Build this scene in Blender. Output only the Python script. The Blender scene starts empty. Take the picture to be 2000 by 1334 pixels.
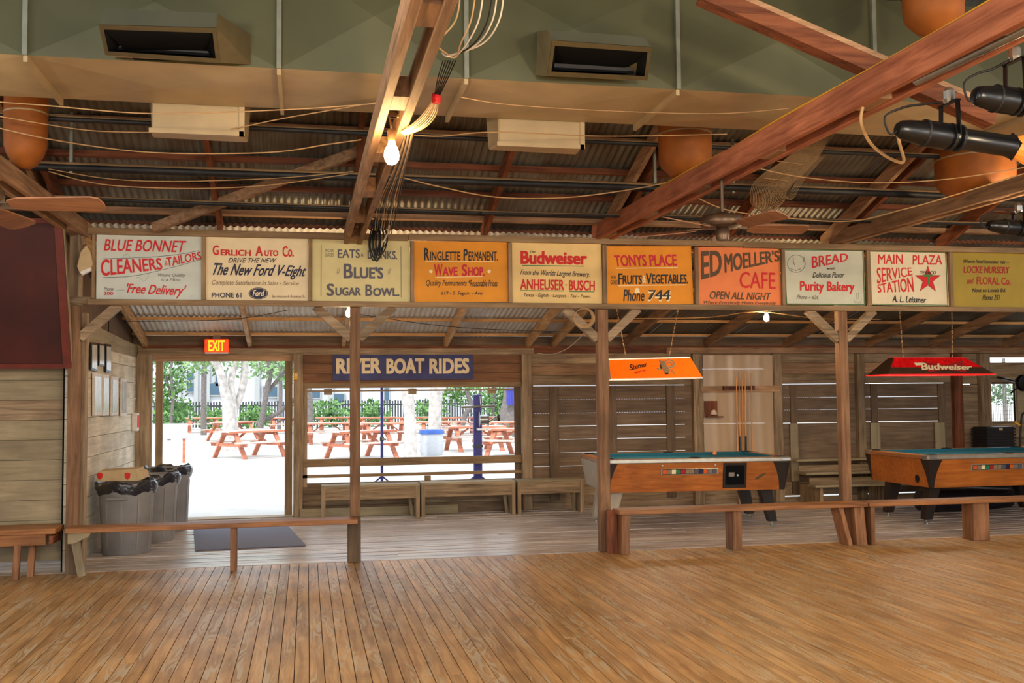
import bpy, bmesh, math, random
from mathutils import Vector, Matrix
random.seed(7)
S = bpy.context.scene
COL = S.collection
# ------------------------------------------------------------------ camera
YAW, PITCH, ROLL, F, EYE = math.radians(11.35655636), math.radians(3.12968886), math.radians(-0.54348419), 2000.0, 1.6
_f = Vector((math.sin(YAW)*math.cos(PITCH), math.cos(YAW)*math.cos(PITCH), math.sin(PITCH)))
_r0 = Vector((math.cos(YAW), -math.sin(YAW), 0)); _u0 = _r0.cross(_f)
_r = math.cos(ROLL)*_r0 + math.sin(ROLL)*_u0
_u = -math.sin(ROLL)*_r0 + math.cos(ROLL)*_u0
CAMP = Vector((0, 0, EYE))
cd = bpy.data.cameras.new('camera'); cd.lens = 36; cd.sensor_width = 36; cd.clip_end = 400; cd.clip_start = .05
cam = bpy.data.objects.new('camera', cd); COL.objects.link(cam)
m = Matrix.Identity(4)
for i in range(3):
    m[i][0] = _r[i]; m[i][1] = _u[i]; m[i][2] = -_f[i]; m[i][3] = CAMP[i]
cam.matrix_world = m
S.camera = cam
# ------------------------------------------------------------------ sky, sun, exposure
S.view_settings.view_transform = 'Standard'; S.view_settings.look = 'None'
S.view_settings.gamma = 1; S.view_settings.use_curve_mapping = False
S.view_settings.exposure = 0.35
W = bpy.data.worlds.new('sky'); S.world = W; W.use_nodes = True
W.node_tree.nodes['Background'].inputs[0].default_value = (.80, .90, 1.0, 1)
W.node_tree.nodes['Background'].inputs[1].default_value = 2.6
sd = bpy.data.lights.new('sun', 'SUN'); sd.energy = 2.6; sd.angle = math.radians(1.5); sd.color = (1, .95, .87)
so = bpy.data.objects.new('sun', sd); COL.objects.link(so); so.rotation_euler = (math.radians(34), 0, math.radians(-25))
def lamp(x, y, z, e, c=(1, .80, .53), r=.12):
    l = bpy.data.lights.new('fill_and_bulb_light', 'POINT'); l.energy = e; l.color = c; l.shadow_soft_size = r
    o = bpy.data.objects.new('fill_and_bulb_light', l); COL.objects.link(o); o.location = (x, y, z)
for x, y, e, c in ((-1.6, 2.2, 210, (1, .88, .70)), (2.2, 1.0, 230, (1, .80, .54)), (5.8, 2.4, 230, (1, .76, .46)), (1.2, -2.2, 200, (1, .84, .62)), (5.5, -2.5, 200, (1, .78, .5))):  # unseen fill lights added around the camera to warm and brighten the hall
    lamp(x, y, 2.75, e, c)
lamp(6.4, 7.2, 2.85, 80, (1, .74, .44)); lamp(-2.9, 6.0, 2.9, 50, (1, .86, .66))  # two more fill lights added out of view, right and left
# ------------------------------------------------------------------ pixel -> place on a known plane
def ray(x, y):
    return _r*((x-1000)/F) - _u*((y-667)/F) + _f
def onZ(x, y, z): d = ray(x, y); return CAMP + d*((z-EYE)/d.z)
def onY(x, y, Y): d = ray(x, y); return CAMP + d*(Y/d.y)
def onX(x, y, X): d = ray(x, y); return CAMP + d*(X/d.x)
def lin(c):
    return tuple(((v/255)/12.92 if v/255 <= .04045 else (((v/255)+.055)/1.055)**2.4) for v in c) + (1,)
# ------------------------------------------------------------------ materials
MATS = {}
def newmat(n):
    mt = bpy.data.materials.new(n); mt.use_nodes = True; nt = mt.node_tree
    b = nt.nodes['Principled BSDF']; MATS[n] = mt
    return mt, nt, b
def N(nt, t, **k):
    n = nt.nodes.new(t)
    for a, v in k.items(): setattr(n, a, v)
    return n
def plain(n, c, rough=.6, metal=0, var=.12, nscale=12, bump=.0, emit=None, es=0, spec=.4):
    mt, nt, b = newmat(n); L = nt.links.new
    tc = N(nt, 'ShaderNodeTexCoord'); no = N(nt, 'ShaderNodeTexNoise'); no.inputs['Scale'].default_value = nscale; no.inputs['Detail'].default_value = 5
    L(tc.outputs['Object'], no.inputs['Vector'])
    rp = N(nt, 'ShaderNodeValToRGB'); c = lin(c)
    rp.color_ramp.elements[0].color = tuple(v*(1-var) for v in c[:3])+(1,); rp.color_ramp.elements[1].color = tuple(min(1, v*(1+var)) for v in c[:3])+(1,)
    rp.color_ramp.elements[0].position = .3; rp.color_ramp.elements[1].position = .7
    L(no.outputs['Fac'], rp.inputs['Fac']); L(rp.outputs['Color'], b.inputs['Base Color'])
    b.inputs['Roughness'].default_value = rough; b.inputs['Metallic'].default_value = metal; b.inputs['Specular IOR Level'].default_value = spec
    if bump:
        bp = N(nt, 'ShaderNodeBump'); bp.inputs['Strength'].default_value = bump; bp.inputs['Distance'].default_value = .01
        L(no.outputs['Fac'], bp.inputs['Height']); L(bp.outputs['Normal'], b.inputs['Normal'])
    if emit:
        b.inputs['Emission Color'].default_value = lin(emit); b.inputs['Emission Strength'].default_value = es
    return mt
def wood(n, dark, light, axis=0, rough=.7, var=.22, sc=7, bump=.25, mid=None, spec=.3, worn=None):
    """grain stretched along one axis of the piece, tone different for every piece"""
    mt, nt, b = newmat(n); L = nt.links.new
    tc = N(nt, 'ShaderNodeTexCoord'); oi = N(nt, 'ShaderNodeObjectInfo')
    ml = N(nt, 'ShaderNodeMath', operation='MULTIPLY'); ml.inputs[1].default_value = 53.7; L(oi.outputs['Random'], ml.inputs[0])
    ad = N(nt, 'ShaderNodeVectorMath', operation='ADD'); L(tc.outputs['Object'], ad.inputs[0]); L(ml.outputs[0], ad.inputs[1])
    mp = N(nt, 'ShaderNodeMapping'); s = [sc*3.2]*3; s[axis] = sc*.22; mp.inputs['Scale'].default_value = s; L(ad.outputs[0], mp.inputs['Vector'])
    no = N(nt, 'ShaderNodeTexNoise'); no.inputs['Scale'].default_value = 1; no.inputs['Detail'].default_value = 7; no.inputs['Roughness'].default_value = .62; no.inputs['Distortion'].default_value = .7
    L(mp.outputs[0], no.inputs['Vector'])
    rp = N(nt, 'ShaderNodeValToRGB'); e = rp.color_ramp.elements
    e[0].color = lin(dark); e[1].color = lin(light); e[0].position = .3; e[1].position = .68
    if mid: x = e.new(.48); x.color = lin(mid)
    L(no.outputs['Fac'], rp.inputs['Fac'])
    mr = N(nt, 'ShaderNodeMapRange'); mr.inputs['To Min'].default_value = 1-var; mr.inputs['To Max'].default_value = 1+var
    wn = N(nt, 'ShaderNodeTexWhiteNoise', noise_dimensions='1D'); L(ml.outputs[0], wn.inputs['W'])
    L(wn.outputs['Value'], mr.inputs['Value'])
    vm = N(nt, 'ShaderNodeVectorMath', operation='SCALE'); L(rp.outputs['Color'], vm.inputs[0]); L(mr.outputs[0], vm.inputs['Scale'])
    # broad stains
    n2 = N(nt, 'ShaderNodeTexNoise'); n2.inputs['Scale'].default_value = 2.3; n2.inputs['Detail'].default_value = 4; L(ad.outputs[0], n2.inputs['Vector'])
    m2 = N(nt, 'ShaderNodeMapRange'); m2.inputs['From Min'].default_value = .3; m2.inputs['From Max'].default_value = .7; m2.inputs['To Min'].default_value = .74; m2.inputs['To Max'].default_value = 1.15
    L(n2.outputs['Fac'], m2.inputs['Value'])
    v2 = N(nt, 'ShaderNodeVectorMath', operation='SCALE'); L(vm.outputs[0], v2.inputs[0]); L(m2.outputs[0], v2.inputs['Scale'])
    out = v2.outputs[0]
    if worn:   # pale raised growth rings where the varnish has gone
        wm = N(nt, 'ShaderNodeMapping'); q = [11]*3; q[axis] = 1.25; wm.inputs['Scale'].default_value = q
        wv = N(nt, 'ShaderNodeTexNoise'); wv.inputs['Scale'].default_value = 1; wv.inputs['Detail'].default_value = 1.2; wv.inputs['Distortion'].default_value = .25
        L(ad.outputs[0], wm.inputs['Vector']); L(wm.outputs[0], wv.inputs['Vector'])
        w1_ = N(nt, 'ShaderNodeMath', operation='MULTIPLY'); w1_.inputs[1].default_value = 62; L(wv.outputs['Fac'], w1_.inputs[0])
        w2_ = N(nt, 'ShaderNodeMath', operation='SINE'); L(w1_.outputs[0], w2_.inputs[0]); wv = w2_
        n3 = N(nt, 'ShaderNodeTexNoise'); n3.inputs['Scale'].default_value = 1.0; m3 = N(nt, 'ShaderNodeMapping'); q = [9]*3; q[axis] = .9; m3.inputs['Scale'].default_value = q
        L(ad.outputs[0], m3.inputs['Vector']); L(m3.outputs[0], n3.inputs['Vector'])
        k = N(nt, 'ShaderNodeMapRange'); k.inputs['From Min'].default_value = .47; k.inputs['From Max'].default_value = .6; L(n3.outputs['Fac'], k.inputs['Value'])
        kw = N(nt, 'ShaderNodeMapRange'); kw.inputs['From Min'].default_value = -.25; kw.inputs['From Max'].default_value = .45; L(wv.outputs[0], kw.inputs['Value'])
        kk = N(nt, 'ShaderNodeMath', operation='MULTIPLY'); L(k.outputs[0], kk.inputs[0]); L(kw.outputs[0], kk.inputs[1])
        k3 = N(nt, 'ShaderNodeMath', operation='MULTIPLY'); L(kk.outputs[0], k3.inputs[0]); k3.inputs[1].default_value = .62
        mx = N(nt, 'ShaderNodeMix', data_type='RGBA'); L(k3.outputs[0], mx.inputs[0]); L(out, mx.inputs[6]); mx.inputs[7].default_value = lin(worn); out = mx.outputs[2]
    L(out, b.inputs['Base Color'])
    b.inputs['Roughness'].default_value = rough; b.inputs['Specular IOR Level'].default_value = spec
    bp = N(nt, 'ShaderNodeBump'); bp.inputs['Strength'].default_value = bump; bp.inputs['Distance'].default_value = .006
    L(no.outputs['Fac'], bp.inputs['Height']); L(bp.outputs['Normal'], b.inputs['Normal'])
    return mt
for ax, a in ((0, 'x'), (1, 'y'), (2, 'z')):
    wood('weathered_'+a, (102, 82, 60), (170, 146, 116), ax)
    wood('greyboard_'+a, (134, 120, 94), (164, 149, 120), ax, var=.12)
    wood('redwood_'+a, (78, 38, 22), (138, 82, 52), ax)
    wood('freshpine_'+a, (168, 128, 86), (222, 184, 138), ax, var=.12)
    wood('dusty_'+a, (118, 88, 62), (184, 146, 112), ax)
    wood('frame_'+a, (118, 92, 64), (158, 130, 96), ax, var=.08)
wood('floor_main', (144, 102, 57), (206, 161, 104), 1, rough=.42, var=.13, sc=6, bump=.18, spec=.45, worn=(196, 184, 158))
wood('floor_aisle', (152, 136, 124), (210, 198, 192), 0, rough=.28, var=.16, sc=6, bump=.25, spec=.5)  # greyish boards, their colour paled to stand in for daylight from outside
wood('bench_x', (120, 72, 36), (182, 124, 74), 0, rough=.5, var=.1, spec=.4)
wood('bench_z', (104, 66, 40), (166, 118, 82), 2, rough=.6, var=.15)
wood('bench_y', (104, 66, 40), (160, 110, 74), 1, rough=.6, var=.15)
wood('cabinet', (150, 78, 22), (190, 112, 44), 0, rough=.4, var=.05, sc=9, bump=.05, spec=.4)
wood('painted_wall', (188, 176, 150), (222, 212, 190), 1, var=.06, bump=.12)
wood('shutter_x', (94, 76, 58), (130, 108, 86), 0, var=.1)
wood('shutter_z', (88, 70, 54), (122, 100, 78), 2, var=.1)
wood('cue', (190, 120, 60), (226, 160, 92), 2, rough=.3, var=.15, bump=0)
wood('blade', (128, 86, 60), (166, 118, 86), 0, rough=.5, var=.05)
wood('picnic_sunlit', (176, 152, 140), (206, 190, 178), 0, var=.05)  # table tops and seats paled to imitate sunlight on the red wood
wood('beam_red', (130, 72, 48), (194, 122, 88), 1, var=.03)
wood('post_z', (98, 68, 46), (150, 112, 80), 2, var=.05)
wood('oldred_x', (98, 64, 42), (142, 100, 68), 0, var=.1)
wood('picnic', (164, 92, 68), (202, 130, 102), 0, var=.08)
wood('orange_rafter_x', (200, 146, 86), (238, 186, 124), 0, var=.1)
plain('maroon', (64, 20, 16), .6, var=.3, nscale=3)
plain('maroon_edge', (100, 40, 30), .6, var=.2)
plain('duct_green', (80, 81, 58), .45, .35, var=.16, nscale=1.6)
plain('duct_rim', (100, 92, 66), .5, .3)
plain('duct_tan', (176, 156, 120), .5, .2, var=.16, nscale=2.5)
plain('duct_dark', (70, 72, 58), .5, .35, var=.16, nscale=3)
plain('seam', (150, 156, 144), .35, .7)
plain('rust_orange', (150, 84, 26), .65, .1, var=.3, nscale=4)
plain('black_inside', (10, 12, 14), .8, spec=.1)
plain('black_metal', (16, 18, 22), .3, .3, spec=.6)
plain('pipe_black', (34, 34, 36), .5, .3, var=.4, nscale=9)
plain('dust', (140, 112, 78), .95)
plain('steel', (170, 170, 165), .3, .9)
plain('fan_metal', (96, 76, 60), .35, .6)
plain('rope', (176, 140, 96), .8)
plain('cable_black', (22, 20, 20), .55)
plain('cable_white', (206, 190, 168), .55)
plain('felt', (4, 78, 96), .9, var=.12, nscale=40)
plain('rail_wood', (150, 96, 54), .35)
plain('rail_metal', (176, 170, 156), .3, .6)
plain('black_laminate', (38, 30, 26), .35)
plain('grey_laminate', (168, 158, 140), .35, .1)
plain('pocket', (12, 12, 12), .9)
plain('trash_grey', (134, 132, 132), .55, var=.12, nscale=5)
plain('bag_black', (26, 26, 36), .25, bump=.8, nscale=30, spec=.7)
plain('cardboard', (190, 164, 124), .8, var=.08)
plain('rubber_mat', (112, 114, 134), .85, var=.25, nscale=160, bump=.4)
plain('sign_blue', (52, 54, 104), .6, var=.35, nscale=5)
plain('white_plastic', (214, 208, 200), .45)
plain('exit_red', (230, 72, 30), .5, emit=(240, 74, 26), es=.5)
plain('exit_yellow', (255, 200, 40), .5, emit=(255, 190, 30), es=.8)
plain('bark_white', (174, 166, 160), .9, var=.3, nscale=6, bump=.5)
plain('bark_grey', (104, 96, 92), .9, var=.25, nscale=9, bump=.6)
plain('gravel', (176, 172, 166), .95, var=.08, nscale=2)
plain('building_white', (178, 180, 184), .9, var=.04)
plain('building_trim', (60, 84, 100), .6)
plain('building_grey', (150, 152, 150), .8)  # grey of the uprights and window frames
plain('fence_wood', (56, 56, 60), .85, var=.3)
plain('blue_paint', (54, 54, 140), .45)
plain('blue_barrel', (60, 96, 170), .5)
plain('yellow_plastic', (216, 160, 40), .5)
plain('cork', (220, 196, 176), .8)
plain('picture_white', (206, 214, 214), .15, spec=.7, var=.2, nscale=14)
plain('picture_black', (24, 24, 26), .3)
plain('lamp_orange', (240, 106, 14), .4, emit=(245, 104, 10), es=.28)
plain('lamp_red', (200, 16, 20), .2, var=.35, nscale=20, emit=(220, 20, 20), es=.12, spec=.8)
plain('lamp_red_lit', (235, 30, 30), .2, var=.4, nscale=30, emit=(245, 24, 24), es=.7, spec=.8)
plain('lamp_smoke', (70, 52, 40), .2, spec=.7)
plain('cream_print', (226, 208, 160), .5)
plain('bulb_glow', (255, 230, 190), .5, emit=(255, 206, 140), es=260)
plain('socket', (120, 84, 40), .5)
plain('horn_brown', (206, 128, 76), .7)
plain('amber_gel', (230, 130, 50), .4, emit=(240, 140, 50), es=.4)
plain('ac_black', (34, 34, 36), .5)
def corrugated(n, c, c2, me_=.45):
    mt, nt, b = newmat(n); L = nt.links.new
    tc = N(nt, 'ShaderNodeTexCoord'); oi = N(nt, 'ShaderNodeObjectInfo'); ad = N(nt, 'ShaderNodeVectorMath', operation='ADD')
    ml = N(nt, 'ShaderNodeMath', operation='MULTIPLY'); ml.inputs[1].default_value = 41; L(oi.outputs['Random'], ml.inputs[0]); L(tc.outputs['Object'], ad.inputs[0]); L(ml.outputs[0], ad.inputs[1])
    no = N(nt, 'ShaderNodeTexNoise'); no.inputs['Scale'].default_value = 2.2; no.inputs['Detail'].default_value = 8; L(ad.outputs[0], no.inputs['Vector'])
    rp = N(nt, 'ShaderNodeValToRGB'); rp.color_ramp.elements[0].color = lin(c); rp.color_ramp.elements[1].color = lin(c2)
    rp.color_ramp.elements[0].position = .36; rp.color_ramp.elements[1].position = .66
    L(no.outputs['Fac'], rp.inputs['Fac']); L(rp.outputs['Color'], b.inputs['Base Color'])
    b.inputs['Metallic'].default_value = me_; b.inputs['Roughness'].default_value = .5
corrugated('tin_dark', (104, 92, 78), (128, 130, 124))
corrugated('tin_daylit', (196, 190, 178), (216, 220, 218), .08)
def foliage(n, a, b_):
    mt, nt, b = newmat(n); L = nt.links.new
    no = N(nt, 'ShaderNodeTexNoise'); no.inputs['Scale'].default_value = 3; tc = N(nt, 'ShaderNodeTexCoord'); L(tc.outputs['Object'], no.inputs['Vector'])
    rp = N(nt, 'ShaderNodeValToRGB'); rp.color_ramp.elements[0].color = lin(a); rp.color_ramp.elements[1].color = lin(b_)
    rp.color_ramp.elements[0].position = .35; rp.color_ramp.elements[1].position = .65
    L(no.outputs['Fac'], rp.inputs['Fac']); L(rp.outputs['Color'], b.inputs['Base Color']); b.inputs['Roughness'].default_value = .7
    tr = b.inputs.get('Subsurface Weight')
foliage('leaf_green', (44, 84, 32), (98, 138, 62))
foliage('leaf_pale', (84, 120, 66), (132, 160, 104))
# clear hanging plastic on the cue wall
mt, nt, b = newmat('clear_plastic'); L = nt.links.new
b.inputs['Base Color'].default_value = lin((214, 184, 148)); b.inputs['Roughness'].default_value = .3
tb = N(nt, 'ShaderNodeBsdfTransparent'); mx = N(nt, 'ShaderNodeMixShader'); mx.inputs[0].default_value = .66
L(tb.outputs[0], mx.inputs[1]); L(b.outputs[0], mx.inputs[2]); L(mx.outputs[0], nt.nodes['Material Output'].inputs['Surface'])
mt, nt, b = newmat('glass'); b.inputs['Transmission Weight'].default_value = 1; b.inputs['Roughness'].default_value = .02; b.inputs['Base Color'].default_value = (.9, .95, .95, 1)
# sign paints
for n, c in dict(blue_white=(196, 200, 190), cream=(226, 206, 166), pale_yellow=(208, 194, 138), amber=(222, 142, 20), cream_warm=(226, 192, 126), amber2=(224, 140, 12), salmon=(226, 124, 66), ice=(192, 192, 172), ivory=(214, 200, 168), olive=(154, 130, 38)).items():
    plain('board_'+n, c, .6, var=.07, nscale=6)
for n, c in dict(red=(200, 24, 24), crimson=(200, 26, 50), navy=(34, 34, 60), black=(34, 34, 36), slate=(88, 84, 96), grey=(118, 112, 100), green=(26, 120, 76), cream=(238, 220, 176), brown=(84, 64, 38), faint=(140, 118, 90), green2=(60, 116, 48), maroonp=(160, 30, 30), white=(232, 226, 214), orangep=(206, 90, 30)).items():
    plain('paint_'+n, c, .6, var=.12, nscale=60)
# ------------------------------------------------------------------ mesh builder
class MB:
    def __init__(s): s.v = []; s.f = []
    def add(s, vs, fs):
        o = len(s.v); s.v += [tuple(v) for v in vs]; s.f += [tuple(i+o for i in f) for f in fs]; return s
    def box(s, x0, y0, z0, x1, y1, z1):
        x0, x1 = sorted((x0, x1)); y0, y1 = sorted((y0, y1)); z0, z1 = sorted((z0, z1))
        return s.add([(x0,y0,z0),(x1,y0,z0),(x1,y1,z0),(x0,y1,z0),(x0,y0,z1),(x1,y0,z1),(x1,y1,z1),(x0,y1,z1)],
                     [(0,3,2,1),(4,5,6,7),(0,1,5,4),(1,2,6,5),(2,3,7,6),(3,0,4,7)])
    def beam(s, p, q, w, h, up=(0, 0, 1)):
        p, q = Vector(p), Vector(q); d = (q-p).normalized(); side = d.cross(Vector(up)).normalized()*(w/2); u = side.cross(d).normalized()*(h/2)
        vs = [a+b+c for a in (p, q) for b, c in ((-side, -u), (side, -u), (side, u), (-side, u))]
        return s.add(vs, [(3,2,1,0),(4,5,6,7),(0,1,5,4),(1,2,6,5),(2,3,7,6),(3,0,4,7)])
    def prism(s, poly, ext):
        n = len(poly); e = Vector(ext); vs = [Vector(p) for p in poly]; vs += [p+e for p in vs]
        return s.add(vs, [tuple(range(n-1, -1, -1)), tuple(range(n, 2*n))] + [(i, (i+1) % n, n+(i+1) % n, n+i) for i in range(n)])
    def tube(s, pts, r, n=8, cap=True):
        pts = [Vector(p) for p in pts]; k = len(pts); R = r if isinstance(r, (list, tuple)) else [r]*k
        vs = []; prev = None
        for i, p in enumerate(pts):
            d = (pts[min(i+1, k-1)]-pts[max(i-1, 0)]).normalized()
            if prev is None:
                a = Vector((0, 0, 1)) if abs(d.z) < .9 else Vector((1, 0, 0)); a = (a-d*a.dot(d)).normalized()
            else: a = (prev-d*prev.dot(d)).normalized()
            prev = a; b = d.cross(a)
            vs += [p+(a*math.cos(t)+b*math.sin(t))*R[i] for t in (2*math.pi*j/n for j in range(n))]
        fs = [(i*n+j, i*n+(j+1) % n, (i+1)*n+(j+1) % n, (i+1)*n+j) for i in range(k-1) for j in range(n)]
        if cap: fs += [tuple(range(n-1, -1, -1)), tuple((k-1)*n+j for j in range(n))]
        return s.add(vs, fs)
    def lathe(s, prof, c=(0, 0, 0), n=24, axis=2):
        vs = []
        for r, h in prof:
            for j in range(n):
                t = 2*math.pi*j/n; p = [r*math.cos(t), r*math.sin(t), h]
                if axis == 0: p = [p[2], p[0], p[1]]
                if axis == 1: p = [p[0], p[2], p[1]]
                vs.append((p[0]+c[0], p[1]+c[1], p[2]+c[2]))
        k = len(prof)
        fs = [(i*n+j, i*n+(j+1) % n, (i+1)*n+(j+1) % n, (i+1)*n+j) for i in range(k-1) for j in range(n)]
        fs += [tuple(range(n-1, -1, -1)), tuple((k-1)*n+j for j in range(n))]
        return s.add(vs, fs)
    def mesh(s, name, mat, off=(0, 0, 0), smooth=False):
        me = bpy.data.meshes.new(name)
        me.from_pydata([(v[0]-off[0], v[1]-off[1], v[2]-off[2]) for v in s.v], [], s.f)
        bm = bmesh.new(); bm.from_mesh(me); bmesh.ops.recalc_face_normals(bm, faces=bm.faces); bm.to_mesh(me); bm.free()
        if mat: me.materials.append(MATS[mat])
        if smooth: me.polygons.foreach_set('use_smooth', [True]*len(me.polygons))
        me.update(); return me
    def build(s, name, mat, parent=None, smooth=False, label=None, bevel=0, kind=None):
        off = world_loc(parent) if parent else (0, 0, 0)
        me = s.mesh(name, mat, off, smooth)
        o = bpy.data.objects.new(name, me); COL.objects.link(o)
        if parent: o.parent = parent
        if label: o['label'] = label
        if kind: o['kind'] = kind
        if bevel:
            bv = o.modifiers.new('bevel', 'BEVEL'); bv.width = bevel; bv.segments = 1; bv.limit_method = 'ANGLE'
        if smooth: 
            me.set_sharp_from_angle(angle=math.radians(50))
        return o
def world_loc(o):
    v = Vector((0, 0, 0))
    while o: v += o.location; o = o.parent
    return v
def thing(name, label, cat, loc=(0, 0, 0), group=None, rz=0):
    o = bpy.data.objects.new(name, None); COL.objects.link(o); o.location = loc; o.rotation_euler.z = rz; o.empty_display_size = .1
    if label: o['label'] = label
    if cat: o['category'] = cat
    if group: o['group'] = group
    return o
def tag(o, label, cat, group=None):
    o['label'] = label; o['category'] = cat
    if group: o['group'] = group
    return o
def struct(name, loc=(0, 0, 0)):
    o = bpy.data.objects.new(name, None); COL.objects.link(o); o.location = loc; o['kind'] = 'structure'; return o
def share(name, me, parent, loc, rot=(0, 0, 0)):
    o = bpy.data.objects.new(name, me); COL.objects.link(o); o.parent = parent; o.location = loc; o.rotation_euler = rot; return o
def copy_tree(o, parent=None):
    c = o.copy(); COL.objects.link(c); c.parent = parent
    for ch in list(o.children): copy_tree(ch, c)
    return c
def relabel(o, label, loc, rz=0):
    o['label'] = label; o.location = loc; o.rotation_euler.z = rz; return o
B = MB
# ================================================================== SETTING
YP = 10.257      # front plane of the post row
YB = 14.40       # inner face of the back wall
XL = -2.22       # inner face of the aisle's left wall
# ---- floors
fl = struct('floor'); 
o = B().box(-6, -6, -.16, 13, 10.36, -.022).build('subfloor', 'black_inside', fl)
BW = .0875
long_me = B().box(-BW/2+.0025, 0, -.02, BW/2-.0025, 8.56, 0).mesh('floorboard', 'floor_main')
parts = {}
def board_mesh(L):
    L = round(L, 1)
    if L not in parts: parts[L] = B().box(-BW/2+.0025, 0, -.02, BW/2-.0025, L-.003, 0).mesh('floorboard', 'floor_main')
    return parts[L]
x = -3.0; i = 0
while x < 8.4:
    dz = random.uniform(-.0015, .0012)
    if i % 2 == 0 and x < 6.5:
        c = round(random.uniform(1.6, 7.4), 1)
        share('floorboard', board_mesh(c), fl, (x, 1.80, dz)); share('floorboard', board_mesh(8.5-c), fl, (x, 1.80+c, random.uniform(-.0015, .0012)))
    else: share('floorboard', board_mesh(8.5), fl, (x, 1.80, dz))
    x += BW; i += 1
ob = B()
for k in range(32): ob.box(8.46+k*BW, 1.8, -.02, 8.46+(k+1)*BW-.003, 10.3, 0)
for k in range(34): ob.box(-3.1-(k+1)*BW+.003, -4, -.02, -3.1-k*BW, 10.3, 0)
for k in range(131): ob.box(-3.03+k*BW, -4, -.02, -3.03+(k+1)*BW-.003, 1.79, 0)
ob.build('outer_floorboards', 'floor_main', fl, kind='stuff')
fa = struct('floor', (0, 0, 0)); fa.name = 'floor_aisle'
B().box(-3.2, 10.36, -.16, 13, YB+.1, -.022).build('subfloor', 'black_inside', fa)
y = 10.315; i = 0
while y < YB:
    w = random.choice((.07, .085, .095)); w = min(w, YB-y)
    if w < .02: break
    cuts = [-3.2, random.uniform(-1, 3), random.uniform(4, 8), 12.6]
    for a, c in zip(cuts, cuts[1:]):
        B().box(a, y+.005, -.02, c-.003, y+w-.005, random.uniform(-.005, .005)).build('floorboard', 'floor_aisle', fa)
    y += w
# ---- hall roof : underside plane z = ZR(Y)
SL = .345
def ZR(Y): return 3.30 + SL*(10.35-Y)
ce = struct('ceiling')
def corr(width, length, slope, period=.067, amp=.009, seg=6):
    n = int(width/period*seg); b = B(); vs = []
    for i in range(n+1):
        xx = width*i/n; zz = amp*math.sin(2*math.pi*xx/period)
        vs += [(xx, 0, zz), (xx, -length, zz+slope*length)]
    return b.add(vs, [(2*i, 2*i+1, 2*i+3, 2*i+2) for i in range(n)])
me = corr(.69, 7.6, SL).mesh('roof_sheet', 'tin_dark', smooth=True)
for i in range(26): share('roof_sheet', me, ce, (-5.2+i*.67, 10.62, ZR(10.62)+.145+(i % 2)*.004))
me = corr(.69, 7.0, -SL).mesh('roof_sheet', 'tin_dark', smooth=True)
for i in range(26): share('roof_sheet', me, ce, (-5.2+i*.67, 3.02, ZR(3.02)+.145+(i % 2)*.004))
for k, Y in enumerate([10.28, 9.82, 9.35, 8.85, 8.36, 7.85, 7.3, 6.75, 6.2, 5.6, 5.0, 4.4, 3.8, 3.2]):
    B().beam((-5.2, Y, ZR(Y)+.105), (12.2, Y, ZR(Y)+.105), .07 if k else .1, .05).build('purlin', 'redwood_x' if k % 3 else 'dusty_x', ce)
for X in (-4.8, -3.5, -2.28, -.83, .45, 1.79, 3.1, 4.42, 5.68, 7.05, 8.35, 9.7, 11.0):
    for dx in ((-.06, .06) if any(abs(X-q) < .15 for q in (-2.2, 3.1, 5.7)) else (0,)):
        B().beam((X+dx, 10.40, ZR(10.40)+.0), (X+dx, 3.02, ZR(3.02)+.0), .045, .14).build('rafter', 'redwood_y' if not dx < 0 else 'dusty_y', ce)
        B().beam((X+dx, 3.0, ZR(3.0)), (X+dx, -4.0, ZR(3.0)-SL*7), .045, .14).build('rafter', 'redwood_y', ce)
B().box(-5.2, 10.56, 3.26, 12.2, 10.60, 3.40).build('eave_board', 'redwood_x', ce)
# wind brace in the roof plane
a = onY(300, 445, 10.1); c = onY(700, 296, 9.05)
B().beam(a, c, .05, .09).build('brace', 'dusty_x', ce)
# ---- lean-to roof over the aisle
SA = .205
def ZA(Y): return 2.385 + SA*(YB-Y)
ca = struct('ceiling_aisle')
me = corr(.69, 4.3, SA).mesh('roof_sheet', 'tin_daylit', smooth=True)
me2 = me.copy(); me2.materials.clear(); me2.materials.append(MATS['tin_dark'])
for i in range(24): share('roof_sheet', me if i < 10 else me2, ca, (-3.1+i*.67, 14.72, ZA(14.72)+.115+(i % 2)*.004))  # paler tin on the doorway side stands in for daylight bounced up
for Y in (14.28, 13.55, 12.85, 12.15, 11.45, 10.75):
    B().beam((-3.1, Y, ZA(Y)+.082), (12.8, Y, ZA(Y)+.082), .06, .036).build('purlin', 'orange_rafter_x', ca)
for X in (-2.12, -.76, .5, 1.93, 3.12, 3.5, 4.58, 5.85, 7.13, 8.5, 9.6, 10.9):
    B().beam((X, 14.55, ZA(14.55)-.005), (X, 10.42, ZA(10.42)-.005), .05, .13).build('rafter', 'freshpine_y' if X < 4 else 'dusty_y', ca)
# ---- back wall
wb = struct('wall_back')
def bx(p, mat, name, x0, z0, x1, z1, y0=YB, y1=YB+.03, bevel=0):
    return B().box(x0, y0, z0, x1, y1, z1).build(name, mat, p, bevel=bevel)
def bX(x, y=850, Y=YB): return onY(x, y, Y).x
def bZ(y, x=1000, Y=YB): return onY(x, y, Y).z
B().box(-2.2, YB+.05, 2.346, 12.4, YB+.075, 2.478).build('frieze_board', 'shutter_x', wb)
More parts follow.
